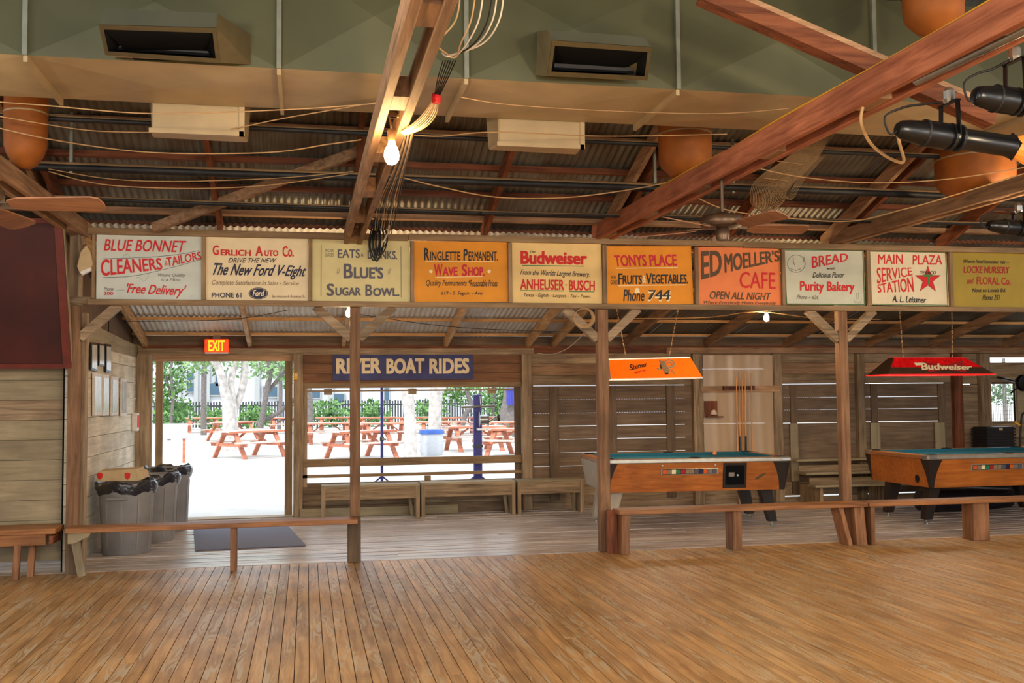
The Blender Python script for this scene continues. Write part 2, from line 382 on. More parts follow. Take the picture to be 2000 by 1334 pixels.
# header beams, top plate
bx(wb, 'weathered_x', 'header_beam', -2.2, 2.215, 3.2, 2.302, YB-.06, YB+.04)
bx(wb, 'redwood_x', 'header_beam', 3.2, 2.23, 5.2, 2.30, YB-.05, YB+.04)
bx(wb, 'dusty_x', 'header_beam', 5.2, 2.225, 12.4, 2.31, YB-.07, YB+.04)
bx(wb, 'redwood_x', 'top_plate', -2.2, 2.30, 12.4, 2.345, YB+.0, YB+.09)
B().box(-2.3, YB-.01, -.16, 12.4, YB+.12, -.002).build('sill_beam', 'weathered_x', wb)
def post(x0, x1, mat='weathered_z', z1=2.22, d=.09, z0=0, y=YB): 
    if x0 > 2: B().box(x0-.09, YB+.046, 0, x1+.05, YB+.058, 2.3).build('sheathing', 'shutter_z', wb)
    return B().box(x0, y-d, z0, x1, y+.02, z1).build('wall_post', mat, wb, bevel=.004)
B().box(XL-.08, YB-.02, 2.2, XL+.06, YB+.08, 2.62).build('corner_block', 'weathered_z', wb); post(XL, bX(297), z1=2.22); post(bX(573), bX(590)+.01, z1=2.22)
post(bX(1018), bX(1037)); post(bX(1352), bX(1370)); post(bX(1508), bX(1525)); post(bX(1672), bX(1686)); post(bX(1860), bX(1877), 'redwood_z'); post(bX(1912), bX(1932), 'weathered_z')
B().box(-6.0, YP+.262, .1, XL-.03, YP+.272, 2.0).build('backing', 'black_inside', wh) if 0 else None
# boards above the window, left to right
def back(x0, z0, x1, z1): B().box(x0, YB+.032, z0, x1, YB+.045, z1).build('sheathing', 'shutter_x', wb)
XW0, XW1 = bX(590)+.01, bX(1018)
zz = 1.80
for k, h in enumerate((.16, .13, .13)):
    bx(wb, 'oldred_x', 'plank', XW0, zz, XW1, zz+h-.006, YB, YB+.025); zz += h
zt = bZ(747, 800); zb = bZ(757, 800)
bx(wb, 'frame_x', 'window_trim', XW0, zb, XW1, zt, YB-.03, YB+.03)
bx(wb, 'weathered_x', 'window_trim', XW0, bZ(764, 800), XW1, bZ(761, 800), YB+.06, YB+.1)
for q in (640, 806, 962): bx(wb, 'weathered_x', 'hinge_block', bX(q)-.05, bZ(768), bX(q)+.06, bZ(757), YB+.03, YB+.11)
bx(wb, 'frame_x', 'rail', XW0, bZ(908, 800), XW1, bZ(893, 800), YB-.03, YB+.03)
bx(wb, 'frame_x', 'rail', XW0, bZ(929, 800), XW1, bZ(923, 800), YB-.02, YB+.03)
bx(wb, 'frame_z', 'stud', bX(829), bZ(950), bX(841), bZ(925), YB-.02, YB+.03)
# window posts edges
bx(wb, 'weathered_z', 'jamb', XW0, .4, XW0+.06, 1.8, YB-.02, YB+.04)
back(XW0, 1.80, XW1, 2.3); back(XW0, 0, XW1, .45)
# knee wall
zz = 0
for k, h in enumerate((.14, .16, .15)):
    bx(wb, 'shutter_x' if k != 1 else 'weathered_x', 'plank', XW0, zz, XW1, zz+h-.006, YB, YB+.025); zz += h
# boarded bays : boards with slits of daylight, upright battens
def bay(xa, xb, zs, battens, mat='shutter_x', gap=.010, top=2.23, low=0, z_top=1.76):
    X0, X1 = bX(xa), bX(xb)
    z = z_top+.007; back(X0, z_top+.007, X1, 2.3)
    for h in (.15, .17, .16):        # closed boards over the slits
        bx(wb, 'weathered_x' if h != .17 else 'dusty_x', 'plank', X0, z, X1, min(z+h-.006, top), YB, YB+.025); z += h
        if z > top: break
    zt_ = z_top
    for k, (zl, g) in enumerate(zs):
        bx(wb, mat if zt_ > .5 else 'weathered_x', 'plank', X0, zl, X1, zt_, YB, YB+.025); zt_ = zl-g
    for q, w in battens:
        bx(wb, 'shutter_z', 'batten', bX(q)-w/2, .12, bX(q)+w/2, z_top+.0, YB-.028, YB-.002)
def zsl(pxs, g): return [(bZ(q, 1150), gg) for q, gg in zip(pxs, g)]
bay(1037, 1352, zsl((780, 806, 831, 857, 883, 909, 935, 960), (.002, .004, .007, .005, .004, .004, 0, 0)) + [(0.0, 0)], ((1082, .14), (1196, .13), (1310, .13)))
bay(1370, 1508, zsl((780, 831, 857, 905, 940), (.0, .006, .0, 0, 0)) + [(0.0, 0)], (), mat='weathered_x', z_top=bZ(721, 1440))
def lower(xa, xb, bats):
    bay(xa, xb, [(bZ(776, 1600), .003), (bZ(800, 1600), .003), (bZ(825, 1600), .008), (bZ(866, 1600), 0), (bZ(905, 1600), 0), (bZ(940, 1600), 0), (bZ(966, 1600), .02), (0, 0)], bats)
lower(1525, 1672, ((1550, .1),)); lower(1686, 1860, ((1708, .11), (1840, .12)))
bx(wb, 'greyboard_z', 'stud', bX(1541), .3, bX(1556), bZ(826, 1600), YB-.05, YB-.03)
bx(wb, 'greyboard_z', 'stud', bX(1698), .3, bX(1716), bZ(826, 1700), YB-.05, YB-.03)
bx(wb, 'greyboard_z', 'stud', bX(1823), .3, bX(1842), bZ(826, 1800), YB-.05, YB-.03)
for z0, z1 in ((0, .2), (.2, .42), (.42, .64), (.64, .88), (.88, 1.12), (1.12, 1.36), (1.36, 1.60), (1.60, 1.735), (1.745, 2.0), (2.0, 2.225)):
    bx(wb, 'weathered_x', 'plank', bX(1877), z0, bX(1912), z1-.006)
back(bX(1877), 0, bX(1932), 1.735); back(bX(1877), 1.745, bX(1912), 2.3); back(bX(1932), 0, 12.4, 1.15); back(bX(1932), bZ(748, 1960), 12.4, bZ(708, 1960))
# wall around the far right window
XR0, XR1 = bX(1936), bX(1985)
for z0, z1 in ((0, .3), (.3, .62), (.62, .9), (.9, 1.15)): bx(wb, 'weathered_x', 'plank', bX(1932), z0, 12.4, z1-.006)
bx(wb, 'weathered_x', 'plank', bX(1932), bZ(748, 1960), 12.4, bZ(708, 1960)); bx(wb, 'dusty_x', 'plank', bX(1932), bZ(698, 1960), 12.4, 2.225)
bx(wb, 'greyboard_x', 'plank', XR1, 1.15, 12.4, bZ(750, 1960))
# aisle left wall : pale planks running front to back
wl = struct('wall_left')
z = 0
while z < 2.30:
    h = .205; B().box(XL-.03, YP+.12, z, XL, YB+.02, min(z+h-.005, 2.315)).build('plank', 'painted_wall', wl); z += h
B().prism([(XL-.012, YP+.1, 2.18), (XL-.012, YB, 2.18), (XL-.012, YB, 2.33), (XL-.012, YP+.1, 2.44)], (.022, 0, 0)).build('trim_board', 'greyboard_y', wl)
B().box(XL-.2, YP+.1, 2.44, XL-.1, YB+.3, 3.4).build('gable_board', 'redwood_y', wl)
B().prism([(XL-.07, YP+.1, 2.30), (XL-.07, YB+.1, 2.30), (XL-.07, YB+.1, ZA(YB)+.10), (XL-.07, YP+.1, ZA(YP)+.10)], (.02, 0, 0)).build('gable_board', 'shutter_z', wl)
# hall wall, left of the first post
wh = struct('wall_front')
z = .10
for k in range(10):
    B().box(-6.0, YP+.23, z, XL+.02, YP+.26, z+.186).build('plank', 'greyboard_x' if k != 7 else 'weathered_x', wh); z += .19
B().box(-6.0, YP+.262, .1, XL-.03, YP+.272, 2.0).build('backing', 'black_inside', wh)
B().box(XL-.045, YP+.12, 0, XL-.032, YB+.02, 2.32).build('backing', 'black_inside', wl)
B().box(-6.0, YP+.1, -.1, XL-.21, 12.6, -.005).build('side_floor', 'floor_aisle', wh); B().box(-6.0, 12.6, -.1, XL-.05, 12.65, 2.6).build('rear_board', 'weathered_x', wh); B().box(-6.05, YP+.1, -.1, -6.0, 12.65, 2.6).build('rear_board', 'weathered_y', wh)
# right end of the aisle
wr = struct('wall_right')
z = 0
while z < 2.9: B().box(12.35, YP, z, 12.4, YB+.2, z+.2).build('plank', 'weathered_y', wr); z += .205
# hall side boards far outside the picture (they close the hall on its long sides)
ws = struct('wall_side')
z = 0
while z < 3.2:
    B().box(-5.25, -4, z, -5.2, YP+.2, z+.24).build('plank', 'weathered_y', ws); B().box(12.2, -4, z, 12.25, YP+.2, z+.24).build('plank', 'weathered_y', ws); z += .25
# ---- posts of the row with their knee braces
BZ0, BZ1 = 2.512, 3.245      # sign band
def row_post(xr, label, lean=0, w=.105, base=None):
    X1 = onY(xr, 780, YP).x; X0 = X1-w
    t = thing('wooden_post', label, 'post', ((X0+X1)/2, YP+.05, 0), 'posts between dance floor and aisle')
    B().box(X0, YP, 0 if base is None else base, X1, YP+.10, BZ0).build('shaft', 'post_z', t, bevel=.006); B().box(X0, YP+.014, BZ0, X1, YP+.10, BZ1-.01).build('upper_shaft', 'weathered_z', t)
    if base: B().box(X0-.025, YP-.012, 0, X1+.004, YP+.105, base).build('spliced_base', 'shutter_z', t, bevel=.006)
    for s in (-1, 1):
        xx = X0 if s < 0 else X1
        B().beam((xx-s*.01, YP+.05, 2.20), (xx+s*.34, YP+.05, BZ0+.01), .085, .075, up=(0, 1, 0)).build('brace', 'weathered_x', t)
    return X0, X1
row_post(154.5, 'rough wooden post at the left end of the sign row, beside the maroon board', w=.105)
P2 = row_post(703.5, 'wooden post between doorway and window, covering part of the river boat sign', w=.098, base=.44)
P3 = row_post(1190, 'wooden post with a coil of rope on its brace, left of the first pool table', w=.115)
P4 = row_post(1659.5, 'reddish wooden post between the two pool tables', w=.105)
# second jamb beside the first post
t = thing('corner_stud', 'narrow upright board beside the leftmost post at the aisle wall end', 'post', (XL+.03, YP+.18, 0))
B().box(XL+.03, YP+.12, 0, XL+.07, YP+.24, 2.5).build('board', 'painted_wall', t, label='pale painted board')
B().box(XL+.075, YP+.14, 0, XL+.15, YP+.26, 2.45).build('stud', 'weathered_z', t)
# door jamb leaves beyond the opening
d1 = struct('door_1', (bX(310), YB+.15, 0))
def leaf(xa, xb):
    X0, X1 = onY(xa, 850, YB+.13).x, onY(xb, 850, YB+.13).x
    B().box(X0, YB+.13, .0, X1, YB+.19, 2.14).build('door_leaf_edge', 'frame_z', d1, bevel=.004)
leaf(303, 317); leaf(556, 571)
B().box(bX(297), YB+.02, 2.13, bX(573), YB+.06, 2.215).build('lintel', 'dusty_x', d1)
B().box(bX(297), YB-.05, -.02, bX(573), YB+.25, .012).build('threshold', 'weathered_x', d1)
# ---- tie beams : two planks with spacer blocks
def tie(X, zf, zn, label, mat='dusty_y', y0=-3.5, h=.135, hw=.088):
    t = thing('tie_beam', label, 'beam', (X, YP+.05, zf), 'roof tie beams over the dance floor')
    for s in (-1, 1):
        B().beam((X+s*hw*.72, YP+.12, zf+h/2), (X+s*hw*.72, y0, zn+h/2), .048, h).build('plank', mat, t, bevel=.004)
    Y = YP-.2
    while Y > y0+1:
        zz = zf+(zn-zf)*(YP+.12-Y)/(YP+.12-y0)
        B().box(X-hw*.72+.024, Y-.12, zz+.012, X+hw*.72-.024, Y+.12, zz+h-.02).build('spacer_block', 'dusty_y', t); Y -= 1.25
    return t
# slope continues to y0
tie(.45, 3.14, 2.93, 'doubled plank beam lit by the bare bulb, running overhead from the second post', 'dusty_y')
tie(3.05, 3.24, 3.08, 'large doubled red-brown beam crossing the upper right with stage lights on it', 'beam_red', h=.165, hw=.1)
tie(5.7, 3.24, 3.14, 'doubled beam ending above the pale grey sign, under the lower stage light')
tie(-2.12, 3.17, 3.03, 'doubled beam in the upper left corner, ending at the leftmost post')
# diagonal web timber in the upper right
t = thing('roof_brace', 'red-brown diagonal timber crossing the air duct in the upper right', 'beam', onX(1700, 110, 3.3))
pa, pb = onY(1370, -12, 5.3), onY(1935, 232, 5.3)
B().beam(pa, pb, .10, .105).build('timber', 'redwood_x', t)
B().beam(pa+Vector((0, -.03, .06)), pb+Vector((0, -.03, .06)), .045, .03).build('edge_strip', 'dusty_x', t)
# ================================================================== SIGN BAND
band = thing('sign_frame', 'long brown wooden frame holding the row of painted signs', 'frame', (2.9, YP, BZ0))
B().box(-2.03, YP-.045, BZ0, 9.4, YP-.005, BZ0+.055).build('bottom_rail', 'frame_x', band, bevel=.004)
B().box(-2.28, YP-.03, BZ0+.01, -2.0, YP-.008, BZ0+.075).build('bottom_rail_end', 'weathered_x', band)
for a, c, dz in ((-2.2, 1.0, 0), (1.0, 4.6, .008), (4.6, 9.4, 0)):
    B().box(a, YP-.05, BZ1-.062+dz, c-.002, YP-.005, BZ1+dz).build('top_rail', 'frame_x', band, bevel=.004)
CA, CB, CC, CD, CE = (180, 440, 4.5455), (600, 440, 5), (980, 440, 5), (1340, 440, 5.5556), (1680, 440, 6.25)
def cp(c, p): return (c[0]+p[0]/c[2], c[1]+p[1]/c[2])
YS = YP-.004
def sgn(label, mat, c, q):
    pts = [onY(*cp(c, p), YS) for p in q]
    ctr = sum(pts, Vector())/4
    t = thing('painted_sign', label, 'sign', (ctr.x, YS+.012, pts[3].z), 'painted advertising signs in the row')
    B().prism(pts, (0, .014, 0)).build('board', mat, t)
    return t
def textmesh(body, bold, shear):
    cu = bpy.data.curves.new('lettering', 'FONT'); cu.body = body; cu.resolution_u = 3; cu.fill_mode = 'FRONT'
    o = bpy.data.objects.new('lettering', cu); COL.objects.link(o)
    dg = bpy.context.evaluated_depsgraph_get(); me = bpy.data.meshes.new_from_object(o.evaluated_get(dg), depsgraph=dg)
    bpy.data.objects.remove(o); bpy.data.curves.remove(cu)
    vs = [(v.co.x+shear*v.co.y, v.co.y) for v in me.vertices]; fs = [tuple(p.vertices) for p in me.polygons]; n = len(vs); b = bold*.75
    bpy.data.meshes.remove(me); sh = [(0, 0)] if b < .004 else [(-b, -b*.6), (b, -b*.6), (-b, b*.6), (b, b*.6)] + ([(0, 0)] if b > .02 else [])
    me = bpy.data.meshes.new('lettering')
    me.from_pydata([(x_+dx, y_+dy, k_*.0007) for k_, (dx, dy) in enumerate(sh) for x_, y_ in vs], [], [tuple(i+k*n for i in f) for k in range(len(sh)) for f in fs])
    return me
def letter(t, c, body, q, mat, bold=.01, shear=0, Y=None, back=.003, mapf=None):
    """lettering laid flat on a board; q = box or four corners in the measured picture"""
    if not isinstance(q[0], tuple): x0, y0, x1, y1 = q; q = ((x0, y0), (x1, y0), (x1, y1), (x0, y1))
    Y = (YS if Y is None else Y)
    P = [mapf(cp(c, p)) if mapf else onY(*cp(c, p), Y)-Vector((0, back, 0)) for p in q]
    me = textmesh(body, bold*1.4+.008, shear)
    xs = [v.co.x for v in me.vertices]; ys = [v.co.y for v in me.vertices]
    if not xs: return
    a, b_, c_, d = min(xs), max(xs), min(ys), max(ys); off = world_loc(t)
    for v in me.vertices:
        u = (v.co.x-a)/(b_-a); w = (v.co.y-c_)/(d-c_); ly = v.co.z
        v.co = (P[3]*(1-u)+P[2]*u)*(1-w)+(P[0]*(1-u)+P[1]*u)*w-off-Vector((0, ly, 0))
    me.materials.clear(); me.materials.append(MATS['paint_'+mat] if 'paint_'+mat in MATS else MATS[mat])
    o = bpy.data.objects.new('lettering', me); COL.objects.link(o); o.parent = t
    return o
def strokes(t, c, lines, w, mat, Y=None, closed=False, name='painted_line', mapf=None, back=.003):
    Y = YS if Y is None else Y
    for ln in lines:
        b = B()
        P = [mapf(cp(c, p)) if mapf else onY(*cp(c, p), Y)-Vector((0, back, 0)) for p in ln]
        for p, q in zip(P, P[1:]):
            d = (q-p); 
            if d.length < 1e-6: continue
            n = Vector((-d.z, 0, d.x)).normalized()*w/2
            b.add([p-n, q-n, q+n, p+n], [(0, 1, 2, 3)])
        b.build(name, 'paint_'+mat, t)
def blob(t, c, pts, mat, name='painted_shape', Y=None, back=.002, mapf=None):
    Y = YS if Y is None else Y
    P = [mapf(cp(c, p)) if mapf else onY(*cp(c, p), Y)-Vector((0, back, 0)) for p in pts]
    return B().add(P, [tuple(range(len(P)))]).build(name, 'paint_'+mat, t)
def ell(cx, cy, rx, ry, n=28, a0=0, a1=360):
    return [(cx+rx*math.cos(math.radians(a0+(a1-a0)*i/n)), cy+ry*math.sin(math.radians(a0+(a1-a0)*i/n))) for i in range(n+1)]
# 1
t = sgn('pale blue-grey painted sign with slanting red lettering, leftmost in the row', 'board_blue_white', CA, [(40,78),(975,100),(975,668),(35,662)])
letter(t, CA, 'BLUE BONNET', ((122,122),(838,138),(812,242),(103,226)), 'red', .008)
letter(t, CA, 'CLEANERS', ((78,303),(612,290),(628,392),(78,455)), 'red', .016)
letter(t, CA, '&', (640,320,672,358), 'orangep', 0)
letter(t, CA, 'TAILORS', ((655,288),(962,233),(972,300),(668,372)), 'red', .016)
strokes(t, CA, [[(90,297),(300,293),(500,285),(700,268),(830,250),(950,225)], [(95,464),(300,458),(420,442),(560,412),(760,362),(975,302)]], .004, 'navy')
strokes(t, CA, [[(395,460),(425,465),(450,500),(475,490),(498,455),(496,438)], [(270,288),(285,268),(300,255),(318,262),(340,285)], [(215,578),(285,575)]], .0025, 'grey')
letter(t, CA, 'Where Quality', (585,428,830,466), 'grey', 0, .3); letter(t, CA, 'is a Must', (610,470,790,495), 'grey', 0, .3)
letter(t, CA, 'Phone', (105,548,190,582), 'grey', 0, .2); letter(t, CA, '200', (103,590,187,620), 'red', .012)
letter(t, CA, "'Free Delivery'", ((312,515),(838,535),(815,655),(298,625)), 'red', .012, .25)
# 2
t = sgn('cream painted sign with red heading, navy script and a dark oval badge', 'board_cream', CA, [(1012,97),(1918,120),(1920,675),(1012,672)])
letter(t, CA, 'G', (1070,178,1125,266), 'red', .02); letter(t, CA, 'ERLICH', ((1140,214),(1410,220),(1410,274),(1140,268)), 'red', .03)
letter(t, CA, 'A', (1450,183,1515,273), 'red', .02); letter(t, CA, 'UTO', (1530,222,1652,275), 'red', .03); letter(t, CA, 'Co.', (1690,185,1790,280), 'red', .02)
letter(t, CA, 'DRIVE THE NEW', ((1218,290),(1638,292),(1625,334),(1208,334)), 'navy', .0, .1)
letter(t, CA, 'The New Ford V-Eight', ((1085,335),(1910,360),(1885,485),(1058,475)), 'navy', .016, .3)
letter(t, CA, 'Complete Satisfaction In Sales - Service', ((1064,486),(1838,496),(1832,545),(1060,540)), 'faint', 0, .2)
letter(t, CA, 'PHONE 61', (1062,597,1325,643), 'navy', .008)
blob(t, CA, ell(1475,605,87,53)[:-1], 'navy', 'oval_badge'); strokes(t, CA, [ell(1475,605,79,45)], .0022, 'cream', back=.0035)
letter(t, CA, 'Ford', (1425,575,1530,632), 'cream', .012, .3, back=.0035)
letter(t, CA, 'San Antonio & Academy St.', (1595,618,1890,650), 'faint', 0, .2)
# 3
t = sgn("pale yellow sign with slate lettering, behind the black cable coil", 'board_pale_yellow', CB, [(48,130),(1000,148),(1008,768),(48,745)])
strokes(t, CB, [[(137,190),(135,695)], [(915,205),(917,705)]], .006, 'grey')
letter(t, CB, 'FOR', (175,232,258,262), 'grey', .0, .2); letter(t, CB, 'GOOD', (175,275,262,306), 'grey', 0, .2)
letter(t, CB, 'EATS', (298,235,515,320), 'slate', .012); letter(t, CB, '&', (525,275,550,305), 'slate', 0); letter(t, CB, 'DRINKS.', ((590,245),(880,253),(880,335),(590,328)), 'slate', .012)
letter(t, CB, 'B', (355,375,445,520), 'slate', .02); letter(t, CB, "LUE'S", ((455,405),(742,408),(742,524),(455,520)), 'slate', .03)
letter(t, CB, 'S', (188,570,264,690), 'slate', .02); letter(t, CB, 'UGAR', (275,608,525,688), 'slate', .03); letter(t, CB, 'B', (568,578,636,690), 'slate', .015); letter(t, CB, 'OWL.', (642,612,900,693), 'slate', .03)
strokes(t, CB, [[(x, 420), (x-10, 478)] for x in (300, 315, 800, 812)]+[[(280, 440), (330, 436)], [(275, 460), (325, 456)], [(782, 440), (828, 436)]], .004, 'grey')
# 4
t = sgn('orange sign with black and crimson lettering, right beside the pale yellow sign', 'board_amber', CB, [(1040,152),(1948,168),(1965,748),(1050,748)])
letter(t, CB, 'R', (1142,222,1192,342), 'black', .02); letter(t, CB, 'INGLETTE', (1200,257,1495,343), 'black', .012)
letter(t, CB, 'P', (1527,232,1567,345), 'black', .02); letter(t, CB, 'ERMANENT.', (1575,257,1860,348), 'black', .012)
strokes(t, CB, [[(1155,352),(1820,353)], [(1250,508),(1710,500)]], .006, 'cream')
letter(t, CB, 'W', (1238,380,1322,497), 'crimson', .02); letter(t, CB, 'AVE', (1322,408,1468,497), 'crimson', .03); letter(t, CB, 'S', (1508,382,1562,497), 'crimson', .02); letter(t, CB, 'HOP.', (1570,408,1732,497), 'crimson', .03)
for cx in (1207, 1777): blob(t, CB, ell(cx, 450, 17, 18, 10)[:-1], 'cream', 'cream_dot')
letter(t, CB, 'Quality Permanents', (1160,535,1558,608), 'black', .0, .25); letter(t, CB, '*Reasonable Prices', (1575,530,1858,598), 'black', .0, .25)
letter(t, CB, '619 - S. Seguin - Ave.', (1305,645,1715,690), 'black', .0, .3)
# 5
t = sgn('warm cream sign with green-underlined bold red lettering, between two orange signs', 'board_cream_warm', CC, [(85,168),(968,185),(990,765),(100,758)])
letter(t, CC, 'Budweiser', ((183,250),(832,262),(832,386),(183,378)), 'red', .035)
letter(t, CC, 'The', (275,250,327,270), 'black', 0, .3)
strokes(t, CC, [[(200,392),(805,400)], [(180,637),(608,642)], [(660,648),(905,650)]], .008, 'green')
letter(t, CC, 'From the Worlds Largest Brewery.', ((188,432),(862,455),(855,520),(178,498)), 'navy', .0, .2)
letter(t, CC, 'ANHEUSER', ((180,525),(608,533),(608,634),(180,630)), 'red', .02); letter(t, CC, '-', (620,578,636,588), 'red', .02); letter(t, CC, 'BUSCH', ((655,535),(908,540),(908,640),(655,636)), 'red', .02)
letter(t, CC, 'Texas - Eighth - Largest - Tax - Payer.', ((215,662),(872,680),(868,718),(212,708)), 'brown', 0, .2)
# 6
t = sgn('orange sign with crimson heading and the number 744 at the bottom', 'board_amber2', CC, [(1005,205),(1848,205),(1872,765),(1028,795)])
letter(t, CC, 'TONYS PLACE', ((1093,292),(1702,284),(1712,396),(1108,404)), 'crimson', .018)
strokes(t, CC, [[(1118,421),(1718,412)], [(1140,592),(1800,581)]], .008, 'cream')
letter(t, CC, 'FOR', (1068,492,1112,526), 'brown', 0, .2); letter(t, CC, 'GOOD', (1062,535,1128,580), 'brown', 0, .2)
letter(t, CC, 'F', (1137,470,1178,578), 'black', .015); letter(t, CC, 'RUITS', (1180,487,1368,576), 'black', .022); letter(t, CC, '&', (1370,490,1408,562), 'cream', .01)
letter(t, CC, 'V', (1406,468,1465,573), 'black', .015); letter(t, CC, 'EGETABLES.', (1466,480,1818,572), 'black', .022)
letter(t, CC, 'Phone', (1186,628,1392,742), 'black', .01, .15)
letter(t, CC, '744', (1424,642,1652,745), 'cream', .03, .1); letter(t, CC, '744', (1430,632,1645,732), 'black', .03, .1, back=.004)
blob(t, CC, [(1295,662),(1302,628),(1312,612),(1332,612),(1342,628),(1350,662)], 'cream', 'bell_mark')
# 7
t = sgn("salmon orange sign with big slanting dark letters and the red word CAFE", 'board_salmon', CD, [(112,235),(1005,248),(1038,868),(130,868)])
letter(t, CD, 'ED', ((160,285),(383,272),(388,530),(166,592)), 'brown', .02)
letter(t, CD, "MOELLER'S", ((413,302),(1004,272),(1014,388),(420,520)), 'brown', .02)
letter(t, CD, 'CAFE', ((585,505),(965,512),(970,695),(578,680)), 'red', .0)
letter(t, CD, 'OPEN ALL NIGHT', ((262,712),(922,735),(910,812),(252,800)), 'brown', .012, .1)
letter(t, CD, 'Where Everybody Meets Everybody', ((190,820),(975,830),(970,872),(185,858)), 'brown', 0, .2)
# 8
t = sgn('pale grey sign with dark border, round line drawing and red lettering', 'board_ice', CD, [(1050,258),(1925,265),(1945,868),(1080,858)])
strokes(t, CD, [[(1058,266),(1918,273),(1937,862),(1090,855),(1058,266)]], .007, 'green2'); strokes(t, CD, [[(1062,270),(1914,277),(1933,858),(1094,851),(1062,270)]], .004, 'black')
letter(t, CD, 'BREAD', ((1362,338),(1755,303),(1755,385),(1366,468)), 'red', .008)
letter(t, CD, 'with', (1530,455,1615,482), 'black', 0, .3); letter(t, CD, 'Delicious Flavor', (1372,512,1715,568), 'black', 0, .3)
letter(t, CD, 'Purity Bakery', ((1235,605),(1828,618),(1822,748),(1235,742)), 'red', .022)
letter(t, CD, 'Phone ~ 624.', ((1200,755),(1440,762),(1435,805),(1195,800)), 'grey', 0, .3)
strokes(t, CD, [ell(1195,417,96,95), [(1160,350),(1165,400),(1180,440)], [(1130,470),(1190,492),(1245,470)], [(1255,340),(1285,350),(1265,395),(1290,385)]], .004, 'black')
strokes(t, CD, [[(1845,740),(1848,795),(1868,795),(1872,740),(1845,740)], [(1818,800),(1832,845),(1850,830),(1868,848),(1895,840),(1900,795)]], .003, 'grey')
# 9
t = sgn('ivory sign with dark border and a big red star', 'board_ivory', CE, [(105,305),(1050,322),(1085,985),(130,970)])
strokes(t, CE, [[(115,315),(1042,330),(1070,978),(137,963),(115,315)]], .007, 'green2'); strokes(t, CE, [[(119,320),(1038,334),(1066,974),(141,959),(119,320)]], .004, 'black')
letter(t, CE, 'MAIN', (218,355,518,472), 'red', .0); letter(t, CE, 'PLAZA', (640,365,998,480), 'red', .0)
letter(t, CE, 'SERVICE', ((200,515),(622,515),(638,610),(205,718)), 'red', .0); letter(t, CE, 'STATION', ((208,725),(638,622),(655,815),(215,822)), 'red', .008)
def star(cx, cy, R, r, sx=1):
    return [(cx+sx*(R if i % 2 == 0 else r)*math.sin(math.pi*i/5), cy-(R if i % 2 == 0 else r)*math.cos(math.pi*i/5)) for i in range(10)]
blob(t, CE, star(825,665,176,70,.95), 'black', 'star_outline'); blob(t, CE, star(825,665,165,66,.95), 'red', 'red_star', back=.003)
letter(t, CE, 'TEXACO', (728,560,925,600), 'black', .01, back=.0045)
blob(t, CE, [(772,603),(878,600),(878,628),(845,630),(845,720),(815,722),(815,630),(772,632)], 'green2', 'green_letter_t', back=.004)
letter(t, CE, 'A. L. Leissner', ((395,852),(805,880),(800,948),(390,940)), 'black', .014, .1)
# 10
t = sgn('olive yellow sign with dull red lettering, rightmost in the row', 'board_olive', CE, [(1100,320),(2150,338),(2170,1010),(1115,995)])
letter(t, CE, 'When in Need Remember Visit ---', ((1262,418),(1820,432),(1815,470),(1258,462)), 'black', 0, .2)
letter(t, CE, 'LOCKE NURSERY', ((1268,498),(1822,508),(1815,588),(1262,582)), 'maroonp', .01)
letter(t, CE, 'and', (1300,640,1385,715), 'maroonp', .0, .3); letter(t, CE, 'FLORAL Co.', ((1422,628),(1835,640),(1835,728),(1420,722)), 'maroonp', .01)
letter(t, CE, 'Next to Loyals Bd.', (1365,770,1775,832), 'black', .0, .2); letter(t, CE, 'Phone 251', (1490,850,1705,915), 'black', .0, .3)
# stiles between the signs
for q in ((184, 3), (398.5, 4), (606, 3.6), (804.5, 3.6), (995, 3.6), (1179, 3.8), (1358, 3.6), (1527, 3.4), (1693, 3.4), (1853.5, 3.2)):
    pa = onY(q[0]-q[1], 530, YP); pb = onY(q[0]+q[1], 530, YP)
    B().box(pa.x, YP-.048, BZ0+.056, pb.x, YP-.006, BZ1-.064).build('stile', 'frame_z', band, bevel=.003)
# ================================================================== DUCT
YF, YD, ZD, ZT = 6.25, 7.12, 3.60, 4.30
du = thing('air_duct', 'huge rectangular sheet-metal air duct across the top, greenish with tan underside', 'duct', (2.0, YF, ZD))
XS = [onY(q, 110, YF).x for q in (50, 545, 910, 1322, 1705)]
XS = [-5.0, XS[0]-1.45] + XS + [XS[-1]+1.3, 9.0]
for a, c in zip(XS, XS[1:]):
    m_ = (a+c)/2; dp = .03   # pressed cross-break panels
    B().add([(a,YF,ZD),(c,YF,ZD),(c,YF,ZT),(a,YF,ZT),(m_,YF-dp,(ZD+ZT)/2)], [(0,1,4),(1,2,4),(2,3,4),(3,0,4)]).build('side_panel', 'duct_green', du)
    B().add([(a,YF,ZD),(c,YF,ZD),(c,YD,ZD),(a,YD,ZD),(m_,(YF+YD)/2,ZD-dp)], [(1,0,4),(2,1,4),(3,2,4),(0,3,4)]).build('bottom_panel', 'duct_tan', du)
    B().add([(a,YD,ZD),(c,YD,ZD),(c,YD,ZT),(a,YD,ZT)], [(0,1,2,3)]).build('rear_panel', 'duct_green', du)
    B().add([(a,YF,ZT),(c,YF,ZT),(c,YD,ZT),(a,YD,ZT)], [(0,1,2,3)]).build('top_panel', 'duct_green', du)
for a in XS[1:-1]:
    B().box(a-.014, YF-.03, ZD-.005, a+.014, YF+.002, ZT).build('seam_bar', 'seam', du)
    B().box(a-.012, YF-.005, ZD-.04, a+.012, YD+.02, ZD+.001).build('seam_flange', 'duct_tan', du)
